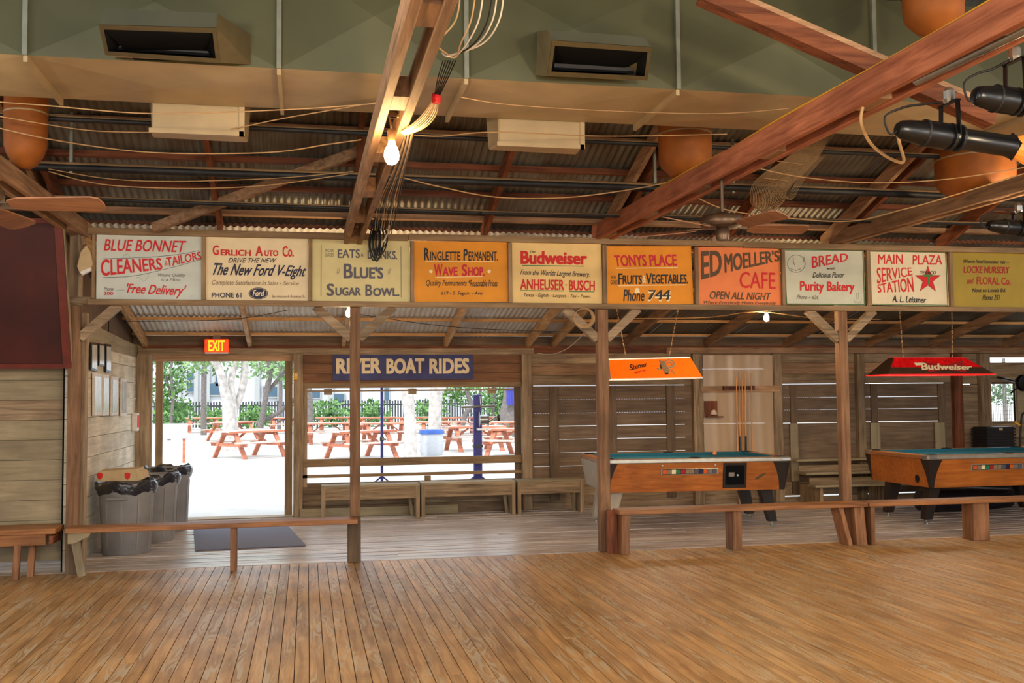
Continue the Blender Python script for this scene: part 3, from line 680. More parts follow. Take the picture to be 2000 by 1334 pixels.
def diffuser(label, T, Bn, O, side, right):
    """T, Bn, O: left/right picture points of the hood's top edge, lower front edge and the back-slanting mouth"""
    Y1, Y2 = 5.72, 6.08
    t1, t2 = onY(*T[0], Y1), onY(*T[1], Y1); b1, b2 = onY(*Bn[0], Y1), onY(*Bn[1], Y1); o1, o2 = onY(*O[0], Y2), onY(*O[1], Y2)
    s1, s2 = onY(*side[0], YF-.002), onY(*side[1], YF-.002)
    t = thing('air_vent', label, 'vent', (o1+o2)/2)
    if right: k1, k2 = Vector((t1.x-.02, YF-.002, s1.z)), Vector((t1.x-.02, YF-.002, s2.z)); L4, R4 = (k1, k2), (s1, s2)
    else: k1, k2 = Vector((t2.x+.02, YF-.002, s1.z)), Vector((t2.x+.02, YF-.002, s2.z)); L4, R4 = (s1, s2), (k1, k2)
    B().add([t1, t2, R4[0], L4[0]], [(0, 1, 2, 3)]).build('top_plate', 'duct_green', t)
    B().add([t1, t2, b2, b1], [(0, 1, 2, 3)]).build('front_band', 'duct_dark', t)
    B().add([t1, b1, o1, L4[1], L4[0]], [(0, 1, 2, 3, 4)]).build('side_plate', 'duct_rim', t); B().add([t2, b2, o2, R4[1], R4[0]], [(4, 3, 2, 1, 0)]).build('side_plate', 'duct_rim', t)
    B().add([o1, o2, R4[1], L4[1]], [(0, 1, 2, 3)]).build('lower_plate', 'duct_tan', t)
    n = .028
    def mid(a_, b_, f): return a_+(b_-a_)*f
    i1, i2, i3, i4 = [Vector(p) for p in (b1, b2, o2, o1)]; out = [b1, b2, o2, o1]
    f = .035; i1, i2, i3, i4 = mid(mid(b1, b2, f), mid(o1, o2, f), .14), mid(mid(b1, b2, 1-f), mid(o1, o2, 1-f), .14), mid(mid(b1, b2, 1-f), mid(o1, o2, 1-f), .86), mid(mid(b1, b2, f), mid(o1, o2, f), .86)
    e = Vector((0, -.006, -.004)); B().add([p+e for p in out]+[p+e for p in (i1, i2, i3, i4)], [(0,1,5,4),(1,2,6,5),(2,3,7,6),(3,0,4,7)]).build('rim', 'duct_rim', t)
    q = [i1, i2, i3, i4]; dc = sum(q, Vector())/4; deep = [Vector((p.x+(dc.x-p.x)*.3, YF-.01, p.z+(-.01 if k < 2 else .07))) for k, p in enumerate(q)]
    B().add(q+deep, [(0,1,5,4),(1,2,6,5),(2,3,7,6),(3,0,4,7),(4,5,6,7)]).build('dark_throat', 'black_inside', t)
    B().tube([i4+Vector((.03, .06, .06)), i3+Vector((-.03, .06, .06))], .03, 8).build('damper', 'pipe_black', t)
diffuser('open hooded vent on the air duct, left of the bare bulb', ((206,16),(424,26)), ((193,48),(422,54)), ((206,107),(430,123)), ((490,68),(490,126)), True)
diffuser('open hooded vent on the air duct, right of the bare bulb', ((1070,58),(1258,72)), ((1078,78),(1272,92)), ((1068,148),(1264,157)), ((1047,62),(1046,147)), False)
def boot(x0, x1, y0, y1, label):
    Y = YD+.02; a, c = onY(x0, (y0+y1)/2, Y), onY(x1, (y0+y1)/2, Y); zt, zb = ZD+.1, onY(x0, y1, Y).z
    t = thing('duct_boot', label, 'vent', (a.x, Y, zb))
    B().add([(a.x,Y,zb),(c.x,Y,zb-.01),(c.x,Y,zt),(a.x,Y,zt),(a.x-.03,Y+.26,zb+.02),(c.x+.03,Y+.26,zb+.01),(c.x+.05,Y+.26,zt),(a.x-.05,Y+.26,zt)], [(0,1,2,3),(5,4,7,6),(1,5,6,2),(4,0,3,7),(0,4,5,1)]).build('housing', 'duct_tan', t, bevel=.01)
    B().box(a.x-.015, Y-.015, zb-.012, c.x+.015, Y+.012, zb+.02).build('lip', 'duct_tan', t)
    B().box(c.x-.015, Y-.015, zb-.012, c.x+.02, Y+.012, zt-.06).build('lip', 'duct_tan', t)
boot(296, 472, 205, 256, 'small tan sheet-metal boot under the duct, left of the bulb')
boot(974, 1136, 228, 282, 'small tan sheet-metal boot under the duct, right of the bulb')
# rust coloured round hoods
def hood(x0, x1, y0, y1, Y, label):
    a, c = onY(x0, y0, Y), onY(x1, y0, Y); zb = onY((x0+x1)/2, y1, Y).z; r = (c.x-a.x)/2; cx = (a.x+c.x)/2; zt = max(a.z, ZD)+.25
    t = thing('rusty_hood', label, 'hood', (cx, Y, zb), 'rust orange hoods under the roof')
    H = min(zt-zb, 9); prof = [(r*.25, 0), (r*.55, .02*H+.015), (r*.85, .10*H+.03), (r*.97, .22*H), (r, .38*H), (r, H)]
    B().lathe(prof, (cx, Y+r*.2, zb), 28).build('hood_body', 'rust_orange', t, smooth=True)
    B().lathe([(r*1.012, .55*H), (r*1.012, .55*H+.012)], (cx, Y+r*.2, zb), 28).build('hood_band', 'duct_tan', t)
hood(6, 92, 200, 328, 7.9, 'rust orange round hood in the upper left corner')
hood(1291, 1390, 250, 348, 7.9, 'rust orange round hood above the upper end of the big red-brown beam')
hood(1776, 1880, -30, 66, 5.6, 'rust orange hood partly hidden behind the big beam at the top right')
hood(1846, 1978, 300, 388, 7.9, 'dark orange round hood behind the stage lights')
# ================================================================== PIPES
def pipe(x0, y0, x1, y1, Y, r, label, mat='pipe_black', hang=()):
    a, c = onY(x0, y0, Y), onY(x1, y1, Y); t = thing('ceiling_pipe', label, 'pipe', a)
    B().tube([a, c], r, 12).build('pipe', mat, t, smooth=True)
    up = Vector((0, 0, r*.42)); B().tube([a+up, c+up], r*.86, 12).build('dust_layer', 'dust', t, smooth=True)
    for h in hang:
        p = a+(c-a)*h; B().box(p.x-.012, p.y-.012, p.z-r*1.4, p.x+.012, p.y+.012, p.z+.45).build('hanger', 'seam', t)
    return t
pipe(-300, 312, 1300, 368, 8.75, .036, 'thick black pipe under the roof, left and middle span', hang=(.245, .985))
pipe(1300, 362, 2300, 398, 8.72, .036, 'thick black pipe under the roof, right span behind the ceiling fan', hang=(.12,))
pipe(-200, 376, 1180, 424, 9.45, .020, 'thin black pipe below the thick one, left and middle span')
pipe(940, 416, 2300, 446, 9.40, .016, 'thin pipe below the thick one, behind the fan motor')
pipe(-100, 222, 980, 273, 8.0, .022, 'dark pipe close under the duct edge, left half')
pipe(1140, 276, 2200, 322, 8.0, .020, 'dark pipe close under the duct edge, right half')
# ================================================================== BULBS
def bulb(p, s, label, cord=None):
    t = thing('light_bulb', label, 'light bulb', (p.x, p.y, p.z+.1*s))
    pr = [(.005,-.062),(.022,-.056),(.036,-.038),(.0415,-.012),(.038,.014),(.028,.036),(.0185,.054),(.0165,.07)]
    B().lathe([(r*s, h*s) for r, h in pr], p, 20).build('bulb_glass', 'bulb_glow', t, smooth=True)
    B().lathe([(.017*s,.07*s),(.02*s,.075*s),(.024*s,.10*s),(.024*s,.125*s),(.012*s,.135*s)], p, 16).build('bulb_socket', 'socket', t, smooth=True)
    if cord: B().tube(cord, .006, 6).build('cord', 'rope', t)
    return t
pb1 = onX(765, 300, .45)
bulb(pb1, 1.0, 'large lit bare bulb hanging under the middle beam', [pb1+Vector((0,0,.13)), pb1+Vector((-.01,0,.2))])
pb2 = onY(1497, 620, 10.97)
lamp(pb2.x, pb2.y-.0, pb2.z-.12, 22, (1, .72, .4), .03)
bulb(pb2, .75, 'small lit bulb under the salmon orange sign', [pb2+Vector((0,0,.09)), pb2+Vector((0,0,.14))])
pb3 = onY(681, 611, 10.75)
lamp(pb3.x+.0, pb3.y, pb3.z-.12, 30, (1, .72, .4), .03)
bulb(pb3, .75, 'small lit bulb half hidden behind the second post', [pb3+Vector((0,0,.09)), pb3+Vector((0,0,.14))])
# junction box over the big bulb
t = thing('junction_box', 'small box and bracket above the large bare bulb', 'electrical box', (pb1.x, pb1.y, pb1.z+.21))
B().lathe([(.03,0),(.034,.02),(.034,.045),(.02,.05)], (pb1.x, pb1.y, pb1.z+.2), 12).build('box', 'fan_metal', t)
B().box(pb1.x-.05, pb1.y-.012, pb1.z+.2, pb1.x+.05, pb1.y+.012, pb1.z+.212).build('bracket', 'rope', t)
# ================================================================== ROPES AND CABLES
def smooth_path(P, n=6):
    out = []; k = len(P)
    for i in range(k-1):
        p0, p1, p2, p3 = P[max(i-1, 0)], P[i], P[i+1], P[min(i+2, k-1)]
        for j in range(n):
            t = j/n; out.append(.5*((2*p1)+(p2-p0)*t+(2*p0-5*p1+4*p2-p3)*t*t+(3*p1-p0-3*p2+p3)*t*t*t))
    return out+[P[-1]]
def line(pts, r, name, label, cat, mat='rope', group=None, n=6, parent=None):
    """pts: (x, y, Y) picture position and distance"""
    P = smooth_path([onY(x, y, Y) for x, y, Y in pts])
    o = B().tube(P, r, 5).build(name, mat, None, smooth=True); 
    if parent: o.parent = parent; o.location = -Vector(parent.location)
    else: tag(o, label, cat, group)
    return o
RG = 'sagging light cords under the roof'
line([(-20,198,6.4),(90,206,6.4),(300,222,6.4),(560,214,6.2),(740,202,5.8)], .004, 'overhead_wire', 'tan cord along the lower edge of the duct, left of the bulb', 'cord', group=RG)
line([(-20,224,7.4),(150,252,7.4),(260,258,7.3),(420,256,7.2),(560,230,6.8),(760,196,6)], .004, 'overhead_wire', 'tan cord passing in front of the left duct boot', 'cord', group=RG)
line([(-20,246,7.6),(120,276,7.6),(300,298,7.6),(520,298,7.4),(640,282,7.2),(705,273,7)], .005, 'overhead_wire', 'tan cord sagging from upper left towards the second beam, with a white tag', 'cord', group=RG)
line([(95,335,8.5),(200,360,8.5),(360,368,8.5),(520,362,8.5),(680,340,8.4)], .0045, 'overhead_wire', 'lowest of the tan cords left of the second beam', 'cord', group=RG)
line([(95,330,8.4),(220,350,8.4),(360,354,8.4),(540,348,8.4),(690,335,8.3)], .0035, 'overhead_wire', 'second lowest tan cord left of the second beam', 'cord', group=RG)
line([(790,262,6),(860,266,6.2),(970,258,6.6),(1180,266,7),(1420,262,7)], .004, 'overhead_wire', 'tan cord right of the bulb running to the duct boot', 'cord', group=RG)
line([(780,345,8),(860,365,8.2),(970,385,8.3),(1100,386,8.2),(1220,372,8),(1300,357,7.6)], .0055, 'overhead_wire', 'doubled tan cord sagging between second and third beam', 'cord', group=RG)
line([(1455,322,7),(1560,345,7.2),(1700,357,7.2),(1850,350,7),(2020,324,6.6)], .0045, 'overhead_wire', 'tan cord sagging under the stage lights', 'cord', group=RG)
line([(1350,380,8),(1420,410,8.2),(1530,425,8.2),(1660,432,8),(1760,410,7.6),(1840,388,7.4),(2010,336,7)], .0055, 'overhead_wire', 'tan cord behind the ceiling fan rising along the fourth beam', 'cord', group=RG)
line([(900,190,6.2),(1000,205,6.2),(1200,217,6.3),(1400,222,6.3),(1540,212,5.9)], .0035, 'overhead_wire', 'thin cord stretched under the duct between second and third beam', 'cord', group=RG)
line([(240,628,12.6),(450,624,12.2),(560,606,11.6)], .004, 'overhead_wire', 'thin wire under the tin roof above the doorway', 'cord', 'cable_black', RG)
line([(700,614,11.2),(900,640,12.5),(1150,650,12.5)], .004, 'overhead_wire', 'thin wire under the tin roof above the river boat sign', 'cord', 'cable_black', RG)
line([(1230,622,11.6),(1380,620,11.4),(1480,609,11.0),(1600,622,11.5),(1720,624,11.8)], .006, 'overhead_wire', 'orange-lit wire holding the bulb under the salmon orange sign', 'cord', 'rope', RG)
# bundle of cables at the middle beam
CG = 'cables bundled along the middle beam'
cb = thing('cable_bundle', 'pale cables looping down from the roof to a hook beside the middle beam', 'cable', onY(880, 105, 4.7), CG)
for k, (xo, mt_) in enumerate(((930, 'rope'), (945, 'cable_white'), (962, 'cable_black'), (972, 'cable_white'), (985, 'cable_white'), (900, 'rope'))):
    line([(xo, -20, 4.4), (xo-10, 40, 4.5), (xo-30-3*k, 85, 4.6), (890-3*k, 112-k, 4.7), (868-k, 104, 4.8)], .004, 'strand', '', '', mt_, parent=cb)
cb = thing('cable_bundle', 'straight black cables hanging between the hook and the red tie', 'cable', onY(866, 150, 4.9), CG)
for k in range(6):
    j = (k-2.5)*5
    line([(878+j, 118, 4.8), (866+j*.8, 150, 4.9), (852+j*.3, 192, 5.0)], .003, 'strand', '', '', 'cable_black', parent=cb)
cb = thing('cable_bundle', 'pale cables curving from the red tie back to the middle beam', 'cable', onY(812, 250, 5.4), CG)
for k in range(7):
    j = (k-3)*4.4
    line([(852+j*.3, 192, 5.0), (838+j, 225, 5.2), (812+j*1.2, 250, 5.4), (786+j*.4, 258+k, 5.6)], .0032, 'strand', '', '', 'cable_white' if k % 3 else 'rope', parent=cb)
o = B().lathe([(.02,-.025),(.024,0),(.02,.025)], onY(852, 192, 5.0), 10).build('cable_tie', 'paint_red'); tag(o, 'red tie around the cable bundle', 'tie')
cb = thing('cable_bundle', 'thin mixed cables running down past the bulb towards the coil', 'cable', onY(776, 345, 7.0), CG)
for k in range(9):
    j = (k-4)*2.2
    line([(800+j, 258, 5.7), (790+j, 300, 6.2), (776+j*1.4, 345, 7.0), (758+j*2.2, 400, 8.6), (748+j*1.8, 450+k, 9.9)], .0045, 'strand', '', '', ('cable_white', 'rope', 'cable_black')[k % 3], parent=cb)
t = thing('cable_coil', 'black cable coil hanging in front of the pale yellow sign', 'cable', onY(735, 440, 10.0))
for k in range(9):
    w = random.uniform(6, 15); cx = 735+random.uniform(-6, 8); yb = random.uniform(488, 510); Y = 10.05+random.uniform(-.05, .03)
    P = smooth_path([onY(a_, b_, Y) for a_, b_ in ((cx+2, 425), (cx-w*.7, 455), (cx-w, 480), (cx-w*.3, yb), (cx+w*.6, yb-8), (cx+w, 465), (cx+w*.4, 430))])
    B().tube(P, .007, 5).build('loop', 'cable_black', t, smooth=True)
P = smooth_path([onY(a_, b_, 10.0) for a_, b_ in ((760, 440), (757, 455), (750, 470), (745, 478))])
B().tube(P, .008, 5).build('white_end', 'cable_white', t, smooth=True, label='white cable end')
# rope coil on the third post
t = thing('rope_coil', 'coil of tan rope hanging on the brace of the third post', 'rope', onY(1139, 620, YP-.04))
for k in range(5):
    P = [onY(1139+(17+k*.8)*math.cos(a_)+k*.6, 620+(17+k*.6)*math.sin(a_)+k*.4, YP-.03-k*.006) for a_ in [2*math.pi*i/22 for i in range(23)]]
    B().tube(P, .0045, 5, cap=False).build('loop', 'rope', t, smooth=True)
line([(1172,612,10.3),(1150,640,12),(1115,676,13.3),(1080,692,13.9),(1050,690,14.2)], .006, 'grey_cable', 'pale cable drooping left of the third post', 'cable', 'cable_white')
# conduit loop under the big beam
line([(1685,210,4.9),(1682,240,4.9),(1700,280,5),(1735,308,5),(1765,316,5),(1757,280,5),(1752,255,5)], .009, 'flexible_conduit', 'grey flexible conduit loop left of the stage light', 'conduit', 'rope')
o = B().tube(smooth_path([Vector((2.965+.012*math.sin(y_*3), y_, 3.24-.0117*(10.38-y_)+.172)) for y_ in (3.6, 4.4, 5.2, 6.0, 6.8, 7.6, 8.4)]), .006, 6).build('yellow_cord', 'yellow_plastic', None, smooth=True); tag(o, 'yellow cord lying along the top of the big beam', 'cord')
# ================================================================== CEILING FANS
def fan(cx, cy, z, label, rot, blades=4, top=3.22):
    t = thing('ceiling_fan', label, 'ceiling fan', (cx, cy, z))
    B().lathe([(.10,0),(.155,.01),(.165,.03),(.165,.07),(.15,.09),(.07,.10),(.03,.12)], (cx, cy, z), 28).build('motor', 'fan_metal', t, smooth=True)
    B().lathe([(.05,-.09),(.055,-.06),(.055,-.02),(.04,0)], (cx, cy, z), 16).build('switch_housing', 'fan_metal', t, smooth=True)
    B().tube([(cx, cy, z+.1), (cx, cy, top)], .013, 10).build('rod', 'fan_metal', t)
    for k in range(blades):
        a = rot+k*2*math.pi/blades; c, s = math.cos(a), math.sin(a)
        def w(u, v, h): return (cx+c*u-s*v, cy+s*u+c*v, z-.005+h)
        pl = [(.20,-.035),(.26,-.062),(.62,-.072),(.66,-.055),(.67,0),(.66,.055),(.62,.072),(.26,.062),(.20,.035)]
        vs = [w(u, v, -.30*v) for u, v in pl]; b = B().prism(vs, (0, 0, .007)); b.build('blade', 'blade', t)
        B().beam(w(.12, 0, .01), w(.27, 0, .008), .03, .008).build('blade_arm', 'fan_metal', t)
    return t
fc = onX(1411, 440, 3.05)
fan(fc.x, fc.y, 2.85, 'ceiling fan with wooden blades hanging in front of the salmon sign', math.radians(-3), 5)
fc = onY(-62, 398, 5.5)
fan(fc.x, fc.y, fc.z, 'ceiling fan at the left edge, one dusty blade above the maroon board', math.radians(-9), 4)
# ================================================================== STAGE LIGHTS
def spot(x0, y0, x1, y1, Y, r, label, clamp, gel=False):
    a, c = onY(x0, y0, Y), onY(x1, y1, Y); d = (c-a); L = d.length; d.normalize()
    t = thing('stage_light', label, 'stage light', a, 'stage lights on the overhead beams')
    def P(s): return a+d*(L*s)
    B().tube([P(0), P(.03), P(.10), P(.2), P(.22), P(.42), P(.43), P(.5), P(.51), P(.97), P(1)], [r*.5, r*.72, r*.85, r*.95, r*1.05, r*1.05, r*.92, r*.92, r*.86, r*.86, r*.98], 20).build('barrel', 'black_metal', t, smooth=True)
    for s in (.22, .45, .52): B().tube([P(s), P(s+.02)], r*1.1, 20).build('ring', 'pipe_black', t)
    B().tube([P(1.0), P(1.015)], r*1.15, 4).build('gel_frame', 'black_metal', t)
    if gel: B().tube([P(1.02), P(1.16)], [r*.8, r*1.3], 12).build('gel', 'amber_gel', t)
    m_ = P(.46); side = d.cross(Vector((0, 0, 1))).normalized()*(r*1.2); topp = Vector((0, 0, clamp))
    for s in (-1, 1): B().beam(m_+side*s, m_+side*s*.9+topp, .028, .007, up=d).build('yoke_arm', 'black_metal', t)
    B().beam(m_-side+topp, m_+side+topp, .028, .008).build('yoke_bar', 'black_metal', t)
    B().lathe([(.02,0),(.03,.02),(.03,.06),(.015,.08)], m_+topp, 10).build('clamp', 'steel', t)
    lp = smooth_path([P(.02), P(-.06)+Vector((0,0,-.03)), P(-.10)+Vector((0,0,.05)), P(.05)+Vector((0,0,.11)), P(.2)+Vector((0,0,.14)), P(.4)+Vector((0,0,clamp))])
    B().tube(lp, .006, 6).build('power_cord', 'cable_black', t, smooth=True)
    return t
spot(1752, 252, 1975, 286, 4.5, .062, 'black stage light with amber gel, lowest under the big beam', .17, True)
spot(1902, 186, 2080, 214, 4.3, .062, 'black stage light cut off by the right edge, above the gel light', .20)
spot(1930, 440, 2060, 452, 7.2, .06, 'small dusty stage light under the fourth beam at the right edge', .12)
o = B().tube([onX(1790, 158, 3.05)-Vector((0,0,.0)), onX(2080, 20, 3.05)], .024, 12).build('lighting_pipe', 'steel', None, smooth=True); tag(o, 'metal pipe under the big beam carrying the stage lights', 'pipe')
# wire basket
t = thing('wire_basket', 'long bent wire basket hanging behind the big beam', 'wire basket', onY(1525, 400, 8.0))
for k in range(24):
    u = k/23; j = (u-.5)
    x0, x1 = 1556+50*u, 1462+68*u
    yb = 372+30*math.sin(math.pi*min(1, .25+u*.9))+8*u
    P = smooth_path([onY(a_, b_, Y_) for a_, b_, Y_ in ((x0+18, 250+4*u, 7.8), (x0-8, 300+6*u, 7.85), (x1+14, 352+8*u, 7.9), (x1+4, yb, 7.95), (x1+18, yb+8, 8.08), (x1+40, yb-28, 8.2), (x0+10, 300, 8.2))], 4)
    B().tube(P, .0032, 4).build('wire', 'dust', t)
for q in (.25, .5, .75):
    P = [onY(1556+50*u+18-(q*112), 250+q*130+6*u, 7.84) for u in (0, .25, .5, .75, 1)]
    B().tube(P, .003, 4).build('cross_wire', 'rope', t)
# flood lamp by the first post
t = thing('flood_lamp', 'dusty tan flood lamp beside the first sign at the left post', 'lamp', onY(166, 520, YP-.1))
pl = [onY(x_, y_, YP-.1) for x_, y_ in ((150,520),(156,535),(176,527),(181,515),(176,490),(168,478),(157,492))]
B().prism(pl, (0, .09, 0)).build('shade', 'cardboard', t, bevel=.006)
B().beam(onY(166, 478, YP-.06), onY(162, 462, YP-.05), .03, .03).build('bracket', 'dusty_z', t)
B().prism([onY(x_, y_, YP-.11) for x_, y_ in ((156,531),(160,537),(178,528),(177,522))], (0, .05, 0)).build('lens', 'white_plastic', t)
# ================================================================== MAROON BOARD
t = thing('maroon_board', 'large dark maroon board tilted on the wall at the left edge', 'board', (-2.7, 10.0, 1.9))
p1 = onX(122, 428, -2.17); p2 = onX(140, 719, -2.17)
q1, q2 = Vector((-4.2, p1.y, p1.z)), Vector((-4.2, p2.y, p2.z)); th = Vector((0, .05, .02))
B().prism([p1, p2, q2, q1], th).build('panel', 'maroon', t)
nv = (p2-p1).normalized(); up_ = -nv
B().beam(p1+Vector((-.035, -.01, 0)), p2+Vector((-.035, -.01, 0)), .07, .02, up=(0, 1, .3)).build('frame_edge', 'maroon_edge', t)
B().beam(q1+Vector((0, -.012, -.02)), p1+Vector((-.07, -.012, -.02)), .02, .045, up=up_).build('frame_edge', 'maroon_edge', t)
B().beam(q2+Vector((0, -.012, .02)), p2+Vector((-.07, -.012, .02)), .02, .045, up=up_).build('frame_edge', 'maroon_edge', t)
B().beam(p1+Vector((.004, .03, 0)), p2+Vector((.004, .03, 0)), .008, .05, up=(0, 1, .3)).build('side_edge', 'greyboard_z', t)
# ================================================================== DOORWAY WALL THINGS
def pic(x0, y0, x1, y1, x2, y2, x3, y3, label, frame):
    ps = [onX(a_, b_, XL+.012) for a_, b_ in ((x0,y0),(x1,y1),(x2,y2),(x3,y3))]
    t = thing('framed_picture', label, 'picture', (XL+.01, ps[3].y, ps[3].z), 'framed pictures on the aisle wall')
    B().prism(ps, (.018, 0, 0)).build('frame', frame, t)
    cc = sum(ps, Vector())/4; inn = [cc+(p-cc)*.84+Vector((.0205, 0, 0)) for p in ps]
    B().add(inn, [(0, 1, 2, 3)]).build('print', 'picture_white', t)
for a_, l_, fr in (((175,669,187,670,187,726,175,723), 'black framed picture, left of the upper three on the aisle wall', 'picture_black'), ((190,671,201,672,201,716,190,714), 'small framed picture in the middle of the upper three on the aisle wall', 'picture_black'), ((204,672,214,673,214,729,204,727), 'black framed picture, right of the upper three on the aisle wall', 'picture_black'),
    ((180,728,195,730,195,811,180,812), 'first of four tall pale framed prints on the aisle wall, nearest the post', 'white_plastic'), ((198,731,210,733,210,811,197,812), 'second of four tall pale framed prints on the aisle wall', 'white_plastic'), ((216,735,228,737,228,811,215,812), 'third of four tall pale framed prints on the aisle wall', 'white_plastic'), ((235,739,245,741,245,812,234,813), 'last of four tall pale framed prints, nearest the doorway', 'white_plastic')):
    pic(*a_, l_, fr)
# pull station
a = onX(262, 842, XL+.02); c = onX(270, 806, XL+.02)
t = thing('alarm_box', 'white and red alarm box on the wall beside the doorway', 'alarm', a)
B().box(XL, a.y-.1, a.z, XL+.07, a.y+.08, c.z).build('housing', 'white_plastic', t, bevel=.008)
B().box(XL+.071, a.y-.075, a.z+.05, XL+.08, a.y+.05, c.z-.03).build('red_lever', 'paint_red', t)
a = onY(578, 735, YB-.1)
t = thing('thermostat', 'small yellow box on the post right of the doorway', 'thermostat', a)
B().box(a.x-.028, YB-.125, a.z-.05, a.x+.028, YB-.09, a.z+.05).build('body', 'yellow_plastic', t, bevel=.006); B().box(a.x-.015, YB-.13, a.z-.0, a.x+.015, YB-.125, a.z+.03).build('dial', 'brass' if 'brass' in MATS else 'cork', t)
# exit sign
Ye = YB-.15; a, c = onY(399, 689, Ye), onY(447, 662, Ye)
t = thing('exit_sign', 'red exit sign with yellow letters over the doorway', 'sign', (a.x, Ye, a.z))
B().box(a.x, Ye, a.z, c.x, Ye+.05, c.z).build('housing', 'exit_red', t, bevel=.012); B().box(a.x+.01, Ye-.004, a.z-.012, c.x-.01, Ye+.05, a.z+.006).build('lower_lip', 'white_plastic', t)
B().box((a.x+c.x)/2-.05, Ye+.01, c.z, (a.x+c.x)/2+.05, Ye+.05, c.z+.06).build('bracket', 'fan_metal', t)
I1 = (0, 0, 1)
letter(t, I1, 'EXIT', (407,664.5,439,686), 'exit_yellow', .03, Y=Ye, back=.004)
strokes(t, I1, [[(405,671),(401.5,675),(405,679)]], .008, 'orangep', Y=Ye, back=.004)
# river boat sign
Yr = YB-.035; t = thing('river_boat_sign', 'dark blue sign with tan letters RIVER BOAT RIDES over the window', 'sign', onY(786, 742, Yr))
ps = [onY(*p, Yr) for p in ((650,688),(923,685.5),(924,741),(650,743))]; B().prism(ps, (0, .03, 0)).build('board', 'sign_blue', t)
for w_, x0, x1 in (('RIVER', 656.5, 744.5), ('BOAT', 754.5, 829), ('RIDES', 838.5, 916.5)): letter(t, I1, w_, ((x0,700.5),(x1,699.5),(x1,729.5),(x0,730.5)), 'board_cream', .035, Y=Yr)
# ================================================================== BENCHES
def bench(label, cat_group, X0, X1, Y0, Y1, z=.45, th=.045, sup=(), mat='bench_x', apron=0, ends=None):
    t = thing('wooden_bench', label, 'bench', ((X0+X1)/2, (Y0+Y1)/2, 0), cat_group)
    B().box(X0, Y0, z-th, X1, Y1, z).build('seat', mat, t, bevel=.005)
    for sx, w, lean in sup:
        B().prism([(sx, Y0+.03, 0), (sx+w, Y0+.03, 0), (sx+w+lean, Y0+.03, z-th), (sx+lean, Y0+.03, z-th)], (0, Y1-Y0-.05, 0)).build('support', 'bench_z', t, bevel=.004)
    if apron: B().box(X0+.02, Y0+.005, z-th-apron, X1-.02, Y0+.025, z-th).build('apron', 'bench_x', t)
    return t
BG = 'long benches along the post row'
xa = onY(130, 1020, 10.05).x; xb = onY(690, 1010, 10.05).x
t = bench('long thin bench in front of the doorway and trash cans', BG, xa, P2[0]+.06, 9.98, 10.235, sup=((onZ(447, 1121, 0).x, .055, 0),))
xl = onY(134, 1100, 10.15).x
B().beam((xl+.13, 10.1, 0), (xl+.06, 10.1, .36), .07, .05, up=(0, 1, 0)).build('leg', 'greyboard_z', t); B().beam((xl+.02, 10.2, 0), (xl+.05, 10.2, .41), .12, .04, up=(0, 1, 0)).build('leg', 'shutter_z', t)
B().prism([(xl+.02, 10.0, .405), (xl+.22, 10.0, .405), (xl+.2, 10.0, .37), (xl+.07, 10.0, .31), (xl+.02, 10.0, .31)], (0, .2, 0)).build('cleat', 'greyboard_x', t)
x0 = onY(1203, 1000, 10.1).x; x1 = onY(1684, 985, 10.1).x
t = bench('sturdy orange-brown bench in front of the first pool table', BG, x0, x1, 9.98, 10.23, sup=((onZ(1436, 1077, 0).x, .1, 0), (x0+.02, .09, .015), (x1-.22, .05, -.10), (x1-.12, .12, -.03)))
B().beam((x0-.03, 10.16, 0), (x0-.03, 10.16, .44), .1, .05, up=(0, 1, 0)).build('end_board', 'redwood_z', t)
x0 = x1+.015
bench('bench in front of the second pool table, cut by the right edge', BG, x0, 9.3, 9.98, 10.23, sup=((x0+.03, .05, -.0), (onZ(1882, 1052, 0).x, .2, 0), (8.9, .1, 0)))
# left wall bench
t = thing('wall_bench', 'bench with a heavy apron under the plank wall at the left edge', 'bench', (-3.3, 10.2, 0))
xe = onY(122, 1030, 10.3).x
B().box(-5.0, 10.02, .40, xe, 10.44, .45).build('seat', 'bench_x', t, bevel=.005)
xq = onY(90, 1045, 10.05).x
B().box(-5.0, 10.03, .30, xq, 10.08, .40).build('apron', 'bench_x', t, bevel=.004); B().box(xq+.03, 10.03, .31, xe-.02, 10.40, .385).build('end_block', 'redwood_y', t)
for q, Y in ((27, 10.02), (45, 10.2), (-120, 10.02)):
    xx = onZ(q, 1135, 0).x; B().beam((xx, Y, 0), (xx+.015, Y+.02, .31), .055, .045, up=(0, 1, 0)).build('leg', 'bench_z', t)
# benches under the window
WG = 'low benches along the back wall'
def wbench(label, xa, xb, Y):
    X0, X1 = onY(xa, 960, Y).x, onY(xb, 960, Y).x
    t = thing('low_bench', label, 'bench', ((X0+X1)/2, Y+.12, 0), WG)
    B().box(X0, Y, .43, X1, Y+.28, .462).build('seat', 'greyboard_x', t, bevel=.004)
    B().box(X0+.05, Y+.005, .27, X1-.05, Y+.03, .43).build('apron', 'weathered_x', t)
    for x_ in (X0+.0, X1-.05): B().box(x_, Y+.0, 0, x_+.05, Y+.27, .43).build('leg', 'weathered_z', t, bevel=.003)
    B().prism([(X1-.10, Y+.2, 0), (X1-.06, Y+.2, 0), (X1-.10, Y+.2, .3), (X1-.14, Y+.2, .3)], (0, .03, 0)).build('brace', 'greyboard_z', t)
wbench('low bench under the window, left one with its front board', 628, 820, 13.78)
wbench('low bench under the window, right one with its front board', 823, 1007, 13.85)
wbench('low bench at the dark boarded wall left of the first pool table', 1011, 1140, 13.86)
